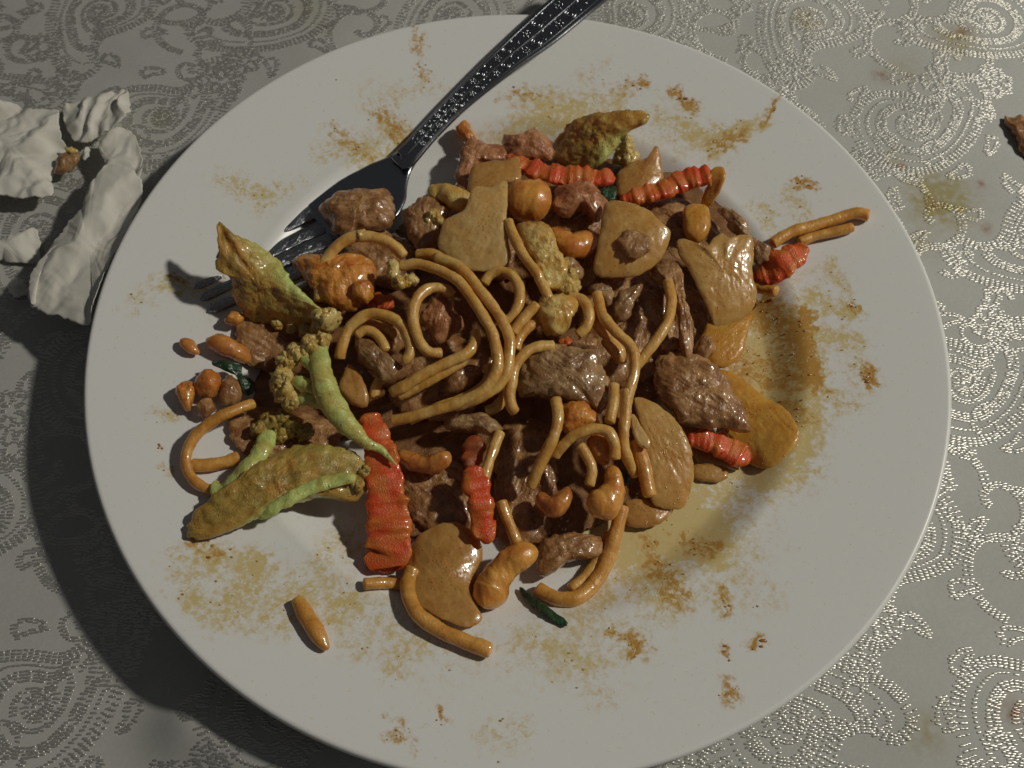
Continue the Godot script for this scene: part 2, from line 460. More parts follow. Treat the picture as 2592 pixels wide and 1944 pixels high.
func food(called: String, roughness: float, relief: NoiseTexture2D, depth: float, tile: float, coat: float, soft := 0.0) -> StandardMaterial3D:
	var m := StandardMaterial3D.new()
	m.resource_name = called
	m.vertex_color_use_as_albedo = true
	m.roughness = roughness
	m.metallic_specular = 0.5
	m.uv1_triplanar = true
	m.uv1_scale = Vector3.ONE / (tile * MM)
	m.heightmap_enabled = true
	m.heightmap_texture = relief
	m.heightmap_scale = depth * 0.1     # centimetres
	if coat > 0.0:
		m.clearcoat_enabled = true
		m.clearcoat = coat
		m.clearcoat_roughness = 0.07
	if soft > 0.0:
		m.subsurf_scatter_enabled = true
		m.subsurf_scatter_strength = soft
	return m


func make_materials() -> void:
	var fine := noise_map(3, 0.03, 3)
	var coarse := noise_map(5, 0.05, 3)
	M.noodle = food("saucy noodle", 0.4, fine, 0.12, 9.0, 0.7, 0.18)
	M.nut = food("saucy cashew", 0.36, fine, 0.16, 14.0, 0.7, 0.18)
	M.carrot = food("cooked carrot", 0.45, coarse, 0.2, 10.0, 0.5, 0.2)
	M.onion = food("cooked onion", 0.33, fine, 0.1, 16.0, 1.0, 0.2)
	M.onion.backlight_enabled = true
	M.onion.backlight = Color(0.25, 0.2, 0.13)
	M.meat = food("saucy meat", 0.4, coarse, 0.22, 15.0, 0.8, 0.1)
	M.veg = food("cooked cauliflower", 0.45, coarse, 0.16, 12.0, 0.6, 0.2)
	M.leaf = food("cooked leaf", 0.35, fine, 0.3, 10.0, 0.4)
	M.crumb = food("sauce crumb", 0.35, coarse, 0.3, 6.0, 0.5)
	M.drop = M.crumb.duplicate()
	M.drop.resource_name = "oily sauce"
	M.drop.roughness = 0.16
	M.drop.clearcoat_enabled = false
	M.drop.heightmap_enabled = false
	M.paper = StandardMaterial3D.new()
	M.paper.resource_name = "paper tissue"
	M.paper.vertex_color_use_as_albedo = true
	M.paper.backlight_enabled = true
	M.paper.backlight = Color(0.3, 0.29, 0.26)
	M.paper.roughness = 0.95
	M.paper.metallic_specular = 0.2
	M.paper.uv1_triplanar = true
	M.paper.uv1_scale = Vector3.ONE / 0.05
	M.paper.heightmap_enabled = true
	M.paper.heightmap_texture = coarse
	M.paper.heightmap_scale = 0.004
	M.steel = StandardMaterial3D.new()
	M.steel.resource_name = "stainless steel"
	M.steel.albedo_color = Color(0.60, 0.61, 0.63)
	M.steel.metallic = 1.0
	M.steel.roughness = 0.21
	M.steel.uv1_triplanar = true
	M.steel.uv1_scale = Vector3.ONE / 0.02
	M.steel.heightmap_enabled = true
	M.steel.heightmap_texture = coarse
	M.steel.heightmap_scale = 0.003
	M.greasy = M.steel.duplicate()       # the tines, wet with sauce
	M.greasy.resource_name = "greasy steel"
	M.greasy.roughness = 0.16
	M.greasy.uv1_scale = Vector3.ONE / 0.009
	M.greasy.heightmap_scale = 0.022


# ------------------------------------------------------------------ plate
func plate_top(r: float) -> float:
	if r < 83.0:
		return 6.5
	if r < 98.0:
		var t := (r - 83.0) / 15.0
		return 6.5 + 7.8 * t * t * (3.0 - 2.0 * t)
	return 14.3 + 8.7 * pow((r - 98.0) / 42.0, 1.15)


func make_plate() -> void:
	var profile: Array[Vector2] = []
	for r in [0.5, 20, 40, 60, 75, 82, 84, 85, 86, 87, 88, 89, 90, 91, 92, 93, 94, 95, 96, 97, 98, 99, 101, 104, 108, 114, 120, 126, 132, 136, 138.2]:
		profile.append(Vector2(r, plate_top(r)))
	for k in 7:                                        # the rounded lip
		var a := PI / 2 - PI * (k + 0.5) / 7.0
		profile.append(Vector2(138.6 + 1.4 * cos(a), 21.2 + 1.5 * sin(a)))
	for r in [136, 130, 120, 110, 102, 96, 90, 87]:
		profile.append(Vector2(r, plate_top(r) - 3.8))
	for q in [[86, 0.6], [84, 0.3], [81, 0.5], [79, 2.2], [60, 2.4], [20, 2.4], [0.5, 2.4]]:
		profile.append(Vector2(q[0], q[1]))
	var s := Shape.new()
	var n := 200
	for q in profile:
		for i in n:
			var a := TAU * i / n
			s.point(Vector3(cos(a) * q.x, q.y, sin(a) * q.x))
			s.uv.append(Vector2(cos(a) * q.x, sin(a) * q.x) / 284.0 + Vector2(0.5, 0.5))
	s.skin(0, profile.size(), n)
	s.uv.append(Vector2(0.5, 0.5))
	s.uv.append(Vector2(0.5, 0.5))
	var m := StandardMaterial3D.new()
	m.resource_name = "glazed china"
	m.roughness = 0.3
	m.metallic_specular = 0.4
	m.albedo_texture = plate_print()
	whole(s, "dinner_plate", m, "large white round china plate smeared with brown sauce", "plate")


# the sauce smeared over the plate, drawn looking straight down on it: every stroke [x, z, x, z, width, strength, brownness]
func plate_print() -> ImageTexture:
	var size := 1024
	var per := size / 284.0
	var oil := PackedFloat32Array()
	var brown := PackedFloat32Array()
	oil.resize(size * size)
	brown.resize(size * size)
	var tear := FastNoiseLite.new()
	tear.seed = 21
	tear.frequency = 0.33
	tear.fractal_octaves = 4
	var streak := FastNoiseLite.new()
	streak.seed = 22
	streak.frequency = 0.1
	for k in SMEARS:
		var a := Vector2(k[0], k[1])
		var b := Vector2(k[2], k[3])
		var w: float = k[4]
		var lo := (a.min(b) - Vector2.ONE * w * 1.9 + Vector2.ONE * 142.0) * per
		var hi := (a.max(b) + Vector2.ONE * w * 1.9 + Vector2.ONE * 142.0) * per
		for py in range(maxi(0, int(lo.y)), mini(size, int(hi.y))):
			for px in range(maxi(0, int(lo.x)), mini(size, int(hi.x))):
				var p := Vector2(px + 0.5, py + 0.5) / per - Vector2.ONE * 142.0
				p += Vector2(streak.get_noise_2d(p.x * 2, p.y * 2), streak.get_noise_2d(p.x * 2 + 300, p.y * 2)) * minf(4.0, w)
				var d := p.distance_to(Geometry2D.get_closest_point_to_segment(p, a, b)) / w
				var way := (b - a).normalized()
				var wipe := streak.get_noise_2d(p.dot(way) * 0.8 + k[0] * 7.0, p.dot(way.orthogonal()) * 7.0)
				var g: float = k[5] * exp(-d * d) * clampf(0.9 + 1.5 * wipe, 0.1, 1.7)
				if k[6] > 0.5:
					brown[py * size + px] += g
					oil[py * size + px] += g * 0.8
				else:
					oil[py * size + px] += g
	var im := Image.create(size, size, false, Image.FORMAT_RGB8)
	var white := Color(0.74, 0.74, 0.725)
	for py in size:
		for px in size:
			var i := py * size + px
			var c := white
			var x := px / per
			var y := py / per
			if oil[i] > 0.02 or brown[i] > 0.02:
				var t := tear.get_noise_2d(x, y)
				var u := tear.get_noise_2d(x * 0.35 + 500, y * 0.35)
				var v := tear.get_noise_2d(x * 2.6, y * 2.6 + 90)
				var o := smoothstep(0.05, 1.0, oil[i] + (t * 0.5 + v * 0.25) * minf(1.0, oil[i] * 2.5) + u * 0.3 * minf(1.0, oil[i] * 4.0))
				c = c.lerp(Color(0.60, 0.45, 0.14), o * 0.85)
				var q := smoothstep(0.15, 1.1, brown[i] + (t * 0.6 + v * 0.3) * minf(1.0, brown[i] * 2.0) + u * 0.2)
				c = c.lerp(Color(0.46, 0.225, 0.04), q * 0.88)
			var f := tear.get_noise_2d(x * 1.6 - 700, y * 1.6)       # specks and a dried film in flecks
			if f > 0.5:
				c = c.lerp(Color(0.60, 0.50, 0.22), minf(0.5, (f - 0.5) * 4.0))
			im.set_pixel(px, py, c.linear_to_srgb())
	return ImageTexture.create_from_image(im)


func make_crumbs() -> void:
	var s := Shape.new()
	ball(s, Vector3.ZERO, 1.0, [Color(1, 1, 1), Color(0.75, 0.65, 0.6)], 0.35)
	var many := MultiMesh.new()
	many.transform_format = MultiMesh.TRANSFORM_3D
	many.use_colors = true
	many.mesh = s.mesh(Vector3.ZERO)
	var places := []
	for k in SMEARS:
		if k[4] > 60.0:
			continue
		var count := int(3 + k[5] * k[4] * (1.6 if k[6] > 0.5 else 0.5))
		for i in count:
			var t := rng.randf()
			var spread: float = k[4] * 0.55
			var x: float = lerpf(k[0], k[2], t) + rng.randfn() * spread
			var z: float = lerpf(k[1], k[3], t) + rng.randfn() * spread
			var r := Vector2(x, z).length()
			if r < 136.0:
				var size := rng.randf_range(0.12, 0.34) * (1.8 if k[6] > 0.5 and rng.randf() < 0.2 else 1.0)
				var b := Basis(Vector3.UP, rng.randf() * TAU).scaled(Vector3(size * rng.randf_range(1.0, 1.9), size * 0.6, size))
				places.append([Transform3D(b, Vector3(x, plate_top(r) + size * 0.15, z) * MM), k[6]])
	many.instance_count = places.size()
	for i in places.size():
		many.set_instance_transform(i, places[i][0])
		many.set_instance_color(i, Color(0.42, 0.20, 0.05) if places[i][1] > 0.5 and rng.randf() < 0.7 else Color(0.52, 0.38, 0.13))
	var o := MultiMeshInstance3D.new()
	o.name = "sauce_crumbs"
	o.multimesh = many
	o.material_override = M.drop
	add_child(o)
	make_drops(many.mesh)
	tag(o, "tiny brown and yellow crumbs of sauce stuck all over the plate", "crumbs")
	o.set_meta("kind", "stuff")


func make_drops(shape: Mesh) -> void:
	var many := MultiMesh.new()
	many.transform_format = MultiMesh.TRANSFORM_3D
	many.use_colors = true
	many.mesh = shape
	many.instance_count = drops.size()
	for i in drops.size():
		var size := rng.randf_range(0.1, 0.3)
		var q := Quaternion(Vector3.UP, drops[i][1])
		var b := Basis(q) * Basis(Vector3.UP, rng.randf() * TAU).scaled_local(Vector3(size * rng.randf_range(0.8, 1.6), size * 0.5, size))
		many.set_instance_transform(i, Transform3D(b, drops[i][0] * MM))
		var c: Color = drops[i][2]
		many.set_instance_color(i, Color(c.r * 1.05, c.g, c.b * 0.95))
	var o := MultiMeshInstance3D.new()
	o.name = "oil_droplets"
	o.multimesh = many
	o.material_override = M.drop
	add_child(o)
	tag(o, "small glistening beads of oily sauce on the noodles, meat and vegetables", "droplets")
	o.set_meta("kind", "stuff")


# ------------------------------------------------------------------ fork
func bar(s: Shape, l: Array, thick: float, hollow := 0.0, blunt := 0) -> void:
	var n := 20
	var first := s.v.size()
	for j in l.size():
		var dir := (at(l[mini(j + 2, l.size() - 1)]) - at(l[maxi(j - 2, 0)])).normalized()
		var side := dir.cross(Vector3.UP).normalized()
		var up := side.cross(dir)
		var closing := minf(1.0, sqrt(maxf(0.05, minf(j + (3 if blunt == 1 else 0), l.size() - 1 - j + (3 if blunt == 2 else 0)) / 3.0)))
		for i in n:
			var a := TAU * i / n
			var x: float = signf(cos(a)) * pow(absf(cos(a)), 0.75) * l[j].w / 2
			var y := signf(sin(a)) * pow(absf(sin(a)), 0.6) * thick / 2
			s.point(at(l[j]) + side * x * closing + up * (y * closing + hollow * (x * x) / 25.0 * smoothstep(0.0, 12.0, float(j))))
	s.skin(first, l.size(), n)


func make_fork() -> void:
	var handle := line(FORK_HANDLE, false, 1.0, 6.0)
	var head := line(FORK_HEAD, false, 1.0, 6.0)
	var o := thing("fork", "steel dinner fork with an embossed handle lying across the plate rim", "fork", at(head[0]) * MM)
	var s := Shape.new()
	bar(s, handle, 2.4, 0.0, 2)
	part(s, "handle", M.steel, o)
	s = Shape.new()
	bar(s, head, 2.38, 0.12, 1)
	part(s, "head", M.steel, o)
	for t in FORK_TINES:
		s = Shape.new()
		bar(s, line(t, false, 1.0, 3.0), 2.1)
		part(s, "tine", M.greasy, o)
	# raised border and middle lines of the handle, then beads, rings and scrolls between them
	for x in [-0.74, -0.05, 0.76]:
		s = Shape.new()
		var pts := []
		for j in range(3, handle.size() - 6, 2):
			var p := on_handle(handle, j, x)
			pts.append([p.x, p.y, p.z, 0.42])
		strand(s, pts, 0.42, [Color.WHITE, Color.WHITE], 0.3, 0.0, 1.0, 6, 1.5)
		part(s, "raised_line", M.steel, o)
	s = Shape.new()
	var plain := [Color.WHITE, Color.WHITE]
	var j := 8
	var turn := 0
	while j < handle.size() - 12:
		for row in [-0.4, 0.36]:
			var mid := on_handle(handle, j, row)
			var ahead := (on_handle(handle, j + 2, row) - mid).normalized()
			var aside := ahead.cross(Vector3.UP).normalized()
			var r: float = handle[j].w * 0.125
			match (turn + (1 if row > 0 else 0)) % 3:
				0:
					for ring in [1.0, 0.5]:
						var pts := []
						for k in 13:
							var a := TAU * k / 12.0
							var q: Vector3 = mid + (ahead * cos(a) * 1.3 + aside * sin(a)) * r * ring
							pts.append([q.x, q.y, q.z, 0.36])
						strand(s, pts, 0.17, plain, 0.1, 0.0, 1.0, 6, 0.5)
				1:
					for k in 5:
						var a := TAU * k / 5.0
						ball(s, mid + (ahead * cos(a) + aside * sin(a)) * r * 0.75, 0.6, plain, 0.0)
					ball(s, mid, 0.6, plain, 0.0)
				2:
					var pts := []
					for k in 12:
						var a := -0.6 + 0.5 * k
						var q: Vector3 = mid + (ahead * cos(a) + aside * sin(a)) * r * (1.5 - 0.1 * k)
						pts.append([q.x, q.y, q.z, 0.38])
					strand(s, pts, 0.2, plain, 0.1, 0.0, 1.0, 6, 0.5)
		turn += 1
		j += int(maxf(3.0, handle[j].w * 0.42))
	part(s, "scrollwork", M.steel, o)


func on_handle(l: Array, j: int, x: float) -> Vector3:
	j = clampi(j, 0, l.size() - 1)
	var dir := (at(l[mini(j + 2, l.size() - 1)]) - at(l[maxi(j - 2, 0)])).normalized()
	var side := dir.cross(Vector3.UP).normalized()
	return at(l[j]) + side * x * l[j].w / 2 + side.cross(dir) * 1.2 * sqrt(1.0 - x * x * 0.9)


# ------------------------------------------------------------------ tablecloth
func cloth_height(x: float, z: float) -> float:
	var r := Vector2(x, z).length()
	var h := lump.get_noise_2d(x * 0.045 + 40, z * 0.045) * 2.4
	for k in CLOTH_FOLDS:
		var a := Vector2(k[0], k[1])
		var b := Vector2(k[2], k[3])
		var d: float = Vector2(x, z).distance_to(Geometry2D.get_closest_point_to_segment(Vector2(x, z), a, b)) / k[4]
		h += k[5] * exp(-d * d)
	return h * smoothstep(92.0, 128.0, r) - 0.3


# sauce and oil soaked into the cloth, in grainy spots
func stained(p: Vector2, c: Color) -> Color:
	for k in STAINS:
		var d: float = p.distance_to(Vector2(k[0], k[1])) / k[2]
		if d < 2.0:
			var g: float = k[3] * exp(-d * d * 1.4) * (1.0 + 0.9 * grain.get_noise_2d(p.x * 0.4, p.y * 0.4) + 0.8 * lump.get_noise_2d(p.x, p.y))
			c = c.lerp(Color(0.31, 0.255, 0.075) if k[4] < 0.5 else Color(0.25, 0.13, 0.06), clampf(g, 0.0, 0.8))
	return c


func cloth_print() -> ImageTexture:
	var size := 1024
	var im := Image.create(size, size, false, Image.FORMAT_RGB8)
	var thread := FastNoiseLite.new()
	thread.seed = 31
	thread.frequency = 0.5
	for py in size:
		for px in size:
			var x := px * 0.625 - 320.0
			var z := py * 0.625 - 320.0
			var t := 1.0 + 0.10 * thread.get_noise_2d(x * 0.7 + z * 0.35, z * 3.0 - x * 1.2) + 0.05 * thread.get_noise_2d(x * 0.1, z * 0.1)
			var c := Color(0.45 * t, 0.45 * t, 0.425 * t)
			c = stained(Vector2(x, z), c)
			im.set_pixel(px, py, c.linear_to_srgb())
	return ImageTexture.create_from_image(im)


func make_cloth() -> void:
	var s := Shape.new()
	var step := 2.5
	var nx := 245
	var nz := 205
	for k in nz:
		for i in nx:
			var x := (i - nx / 2) * step
			var z := (k - nz / 2) * step - 10.0
			s.point(Vector3(x, cloth_height(x, z), z))
			s.uv.append(Vector2(x, z) / 640.0 + Vector2(0.5, 0.5))
	for k in nz - 1:
		for i in nx - 1:
			var a := k * nx + i
			s.quad(a, a + 1, a + nx + 1, a + nx)
	var m := StandardMaterial3D.new()
	m.resource_name = "woven satin"
	m.albedo_texture = cloth_print()
	m.roughness = 0.68
	m.metallic_specular = 0.3
	m.heightmap_enabled = true
	m.heightmap_texture = noise_map(9, 0.12, 2)
	m.heightmap_scale = 0.012
	m.uv1_scale = Vector3.ONE
	m.heightmap_enabled = false
	var o := thing("tablecloth", "grey white tablecloth woven with a beaded paisley pattern, under the plate", "tablecloth", Vector3.ZERO)
	part(s, "cloth", m, o, false)
	# the pattern: short raised stitches, all lying along the weft, set in rows along paisleys, tendrils and flowers
	var knot := Shape.new()
	for k in 6:                                        # along the thread
		var u: float = [-1.0, -0.82, -0.4, 0.4, 0.82, 1.0][k]
		var swell: float = [0.25, 0.75, 1.0, 1.0, 0.75, 0.25][k]
		for i in 7:                                    # over its back
			var a := PI * i / 6.0
			knot.point(Vector3(u * 0.85, sin(a) * 0.2 * swell - 0.03, -cos(a) * 0.36 * (0.5 + 0.5 * swell)))
	for k in 5:
		for i in 6:
			knot.quad(k * 7 + i, k * 7 + i + 1, k * 7 + i + 8, k * 7 + i + 7)
	var sm := StandardMaterial3D.new()
	sm.resource_name = "shiny pattern thread"
	sm.vertex_color_use_as_albedo = true
	sm.roughness = 0.36
	sm.metallic = 0.66
	var spots := PackedVector2Array()
	for row in range(-5, 5):
		for col in range(-5, 5):
			var mid := Vector2(col * 74.0 + (37.0 if posmod(row, 2) else 0.0) + 8.0, row * 56.0 + 6.0)
			motif(spots, mid, (0.5 if posmod(row, 2) else -2.3) + 0.25 * posmod(col, 3), 1.0 if posmod(row + col, 2) else -1.0)
	var kept := PackedVector2Array()
	var taken := {}
	for p in spots:
		if p.length() > 108.0 and absf(p.x) < 300.0 and p.y > -260.0 and p.y < 240.0 and not taken.has(Vector2i(roundi(p.x / 1.45), roundi(p.y / 0.78))):
			taken[Vector2i(roundi(p.x / 1.45), roundi(p.y / 0.78))] = true
			kept.append(p)
	var many := MultiMesh.new()
	many.transform_format = MultiMesh.TRANSFORM_3D
	many.use_colors = true
	many.mesh = knot.mesh(Vector3.ZERO)
	many.instance_count = kept.size()
	for i in kept.size():
		var p := kept[i]
		var h := cloth_height(p.x, p.y)
		var slope := Vector3(h - cloth_height(p.x + 1, p.y), 1.0, h - cloth_height(p.x, p.y + 1)).normalized()
		var b := Basis(Quaternion(Vector3.UP, slope)) * Basis(Vector3.UP, 0.12 + rng.randfn() * 0.12)
		b = b.scaled_local(Vector3(rng.randf_range(0.8, 1.25), rng.randf_range(0.8, 1.3), rng.randf_range(0.85, 1.2)))
		many.set_instance_transform(i, Transform3D(b, Vector3(p.x, h + 0.03, p.y) * MM))
		many.set_instance_color(i, stained(p, Color(0.55, 0.54, 0.50)))
	var w := MultiMeshInstance3D.new()
	w.name = "woven_pattern"
	w.multimesh = many
	w.material_override = sm
	w.set_meta("kind", "stuff")
	o.add_child(w)


func row_of(spots: PackedVector2Array, shape: Array, place: Transform2D, closed: bool, rows := 1, gap := 1.0) -> void:
	var l := line(shape, closed, 0.5, 0.0)
	var run := 0.0
	for i in range(1, l.size()):
		var a := place * Vector2(l[i - 1].x, l[i - 1].z)
		var b := place * Vector2(l[i].x, l[i].z)
		run += a.distance_to(b)
		if run >= gap:
			run = 0.0
			var across := (b - a).orthogonal().normalized() * 0.95
			for k in rows:
				spots.append(b + across * (k - (rows - 1) / 2.0) + Vector2(rng.randfn(), rng.randfn()) * 0.06)


func motif(spots: PackedVector2Array, mid: Vector2, turn: float, hand: float) -> void:
	var drop := [[0, 0, -14], [8, 0, -11.5], [12, 0, -3], [9, 0, 6], [3, 0, 13], [-4, 0, 18], [-10, 0, 18], [-11, 0, 13.5], [-7.5, 0, 11], [-6, 0, 6], [-9.5, 0, 0], [-11, 0, -6], [-7, 0, -12]]
	for k in [[1.75, 4], [1.4, 1], [1.02, 4], [0.55, 2], [0.25, 4]]:
		row_of(spots, drop, Transform2D(turn, Vector2(k[0] * hand, k[0]), 0.0, mid), true, k[1])
	for i in 9:                                        # a fringe of leaves round the paisley
		var a := TAU * i / 9.0
		var c := mid + Vector2(cos(a) * 25.0, sin(a) * 29.0).rotated(turn)
		row_of(spots, [[2.4, 0, 0], [1.0, 0, 5.2], [-2.6, 0, 8.0], [-1.8, 0, 3.0], [-2.0, 0, -1.0]], Transform2D(a - PI / 2 + 0.4 * hand, c), true, 2)
	for side in [-1.0, 1.0]:                           # tendrils that curl away
		var curl := []
		for i in 18:
			var a := i * 0.42
			var r := 19.0 * exp(-a * 0.26)
			curl.append([cos(a) * r * side, 0, sin(a) * r])
		var c: Vector2 = mid + Vector2(side * 38.0, -6.0 * side).rotated(turn * 0.5)
		row_of(spots, curl, Transform2D(turn + side, c), false, 3)
		row_of(spots, curl, Transform2D(turn - side, Vector2(0.5, 0.5), 0.0, c + Vector2(4.0, 27.0 * side)), false, 2)
		for p in 7:                                    # a flower
			var a := TAU * p / 7.0
			row_of(spots, [[0, 0, 1.6], [2.2, 0, 4.6], [0, 0, 7.6], [-2.2, 0, 4.6]], Transform2D(a, mid + Vector2(side * 14.0, side * 38.0).rotated(turn)), true, 2, 1.0)


# ------------------------------------------------------------------ napkin
func crumpled(s: Shape, points: Array, thick: float, dome: float, deep: float, seed_: int, scale_ := 1.0, lie := -1.0) -> void:
	var dice := RandomNumberGenerator.new()
	dice.seed = seed_
	var creases := []                                  # each: direction, wavelength, phase, height
	for k in 6:
		var a := dice.randf() * PI if lie < 0.0 else lie + dice.randf_range(-0.35, 0.35)
		var long := dice.randf_range(9.0, 34.0) / scale_
		creases.append([Vector2(cos(a), sin(a)) / long, dice.randf(), deep * sqrt(long / 34.0) * dice.randf_range(0.4, 1.0)])
	for k in 5:
		var a := dice.randf() * PI
		creases.append([Vector2(cos(a), sin(a)) / dice.randf_range(3.5, 8.0), dice.randf(), deep * 0.06])
	var l := line(points, true, 1.0, 0.0)
	var n := l.size()
	var mid := Vector4.ZERO
	for p in l:
		mid += p / n
	for i in n:
		var q := at(l[i])
		var away := (q - at(mid)).normalized() * (grain.get_noise_3dv(q * 0.5) + lump.get_noise_3dv(q * 1.5)) * 0.7
		l[i] += Vector4(away.x, 0.0, away.z, 0.0)
	var first := s.v.size()
	var rings := 44
	var marks := []
	for k in range(1, rings + 1):
		marks.append([float(k) / rings, 1.0])
	for k in range(rings, 0, -1):
		marks.append([float(k) / rings, -1.0])
	for m in marks:
		var t: float = m[0]
		for i in n:
			var p: Vector4 = mid.lerp(l[i], t)
			var q: Vector3 = at(p) + Vector3.UP * (dome * (1.0 - t * t) + m[1] * thick / 2 + (l[i].y - mid.y) * (t * t - t))
			var bent := Vector2(q.x, q.z) + Vector2(lump.get_noise_2d(q.x * 0.3, q.z * 0.3), lump.get_noise_2d(q.x * 0.3 + 99, q.z * 0.3)) * 5.0
			for k in creases:
				var u: float = fposmod(bent.dot(k[0]) + k[1], 1.0)
				q.y += (absf(u - 0.5) * 2.0 - 0.5) * k[2]
			s.point(q, PAPER[0].lerp(PAPER[1], 0.5 + blotch.get_noise_3dv(q * 0.3)))
	s.skin(first, marks.size(), n)


func make_napkin() -> void:
	var o: Node3D = null
	var k := 0
	for f in NAPKIN:
		var s := Shape.new()
		crumpled(s, f[0], 0.45, f[1], f[2], 50 + k, f[3], f[4])
		if o == null:
			o = thing("paper_napkin", "crumpled white paper napkin tucked under the left rim of the plate", "napkin", s.base() * MM)
		part(s, "fold", M.paper, o)
		k += 1


# ------------------------------------------------------------------ lamp
func make_lamp() -> void:
	var o := thing("lamp_bulb", "small round warm lamp bulb hanging beyond the right of the table", "lamp", LAMP)
	var ball_ := SphereMesh.new()
	ball_.radius = 0.038
	ball_.height = 0.076
	var m := StandardMaterial3D.new()
	m.resource_name = "glowing bulb"
	m.albedo_color = Color(0.9, 0.9, 0.9)
	m.emission_enabled = true
	m.emission = Color(1.0, 0.90, 0.72)
	m.emission_energy_multiplier = 6.0
	var g := MeshInstance3D.new()
	g.name = "bulb"
	g.mesh = ball_
	g.material_override = m
	o.add_child(g)
	var cap := CylinderMesh.new()
	cap.top_radius = 0.014
	cap.bottom_radius = 0.016
	cap.height = 0.04
	var brass := StandardMaterial3D.new()
	brass.albedo_color = Color(0.5, 0.42, 0.28)
	brass.metallic = 1.0
	brass.roughness = 0.4
	g = MeshInstance3D.new()
	g.name = "socket"
	g.mesh = cap
	g.material_override = brass
	g.position = Vector3(0, 0.054, 0)
	o.add_child(g)
	var l := OmniLight3D.new()
	l.name = "lamp_light"
	l.light_color = Color(1.0, 0.983, 0.93)
	l.light_energy = 0.5
	l.light_size = 0.035
	l.omni_range = 6.0
	l.omni_attenuation = 2.0
	l.shadow_enabled = true
	o.add_child(l)


# ------------------------------------------------------------------ the place
func _ready() -> void:
	var camera := Camera3D.new()
	camera.name = "camera"
	camera.position = Vector3(-0.00185, 0.31539, 0.16609)
	camera.basis = Basis(Vector3.RIGHT, deg_to_rad(-63.585)) * Basis(Vector3.BACK, deg_to_rad(0.820))
	camera.fov = 41.0
	camera.near = 0.01
	camera.far = 10.0
	var lens := CameraAttributesPhysical.new()           # a small lens, focused a little short of the plate
	lens.frustum_focal_length = 12.0 / tan(deg_to_rad(20.5))
	lens.frustum_near = 0.01
	lens.frustum_far = 10.0
	lens.exposure_aperture = 17.0
	lens.frustum_focus_distance = 0.315
	camera.attributes = lens
	camera.fov = 41.0
	add_child(camera)
	camera.current = true
	var e := Environment.new()
	e.background_mode = Environment.BG_COLOR
	e.background_color = Color(0.027, 0.027, 0.028).linear_to_srgb()       # the dim room around the table
	e.tonemap_mode = Environment.TONE_MAPPER_LINEAR
	e.tonemap_exposure = 1.6
	e.sdfgi_enabled = true
	e.ssao_enabled = true
	e.ssil_enabled = true
	var w := WorldEnvironment.new()
	w.name = "world_environment"
	w.environment = e
	add_child(w)
	rng.seed = 7
	lump.seed = 1
	lump.frequency = 0.16
	lump.fractal_octaves = 2
	grain.seed = 2
	grain.frequency = 0.9
	grain.fractal_octaves = 2
	blotch.seed = 3
	blotch.frequency = 0.13
	blotch.fractal_octaves = 3
	make_materials()
	make_lamp()
	make_cloth()
	make_plate()
	make_napkin()
	make_fork()
	make_food()
	make_crumbs()
	scrap("food_scrap", "dark brown food scrap lying in the crumpled napkin", "food scrap", BEEF_GREY, 4, 1, [[-173.5, 8, -74.6], [-170.5, 8, -79.7], [-166, 8, -80.6], [-164.3, 8, -77.7], [-166.8, 8, -73.3], [-171, 8, -71.1]])
	scrap("food_scrap", "small yellow crumb on the napkin's dark hollow", "food scrap", FLORET, 2, 0.5, [[-170, 10, -81], [-166.7, 10, -81.8], [-165.1, 10, -79.7], [-167.7, 10, -78.2]])
	scrap("food_scrap", "pale grain of food between the napkin folds", "food scrap", PAPER, 2, 0.5, [[-163.4, 8, -79.1], [-162.9, 8, -82.4], [-161.4, 8, -82.1], [-161.5, 8, -78.4], [-162.5, 8, -77]])
	scrap("food_scrap", "brown crust of food on the tablecloth at the right edge", "food scrap", BEEF, 4, 1, [[189.9, 1.8, -108.2], [194, 1.8, -110.6], [198.1, 1.8, -108.4], [199.7, 1.8, -99.2], [196.7, 1.8, -89], [192.7, 1.8, -91.2], [191.6, 1.8, -99.1]])


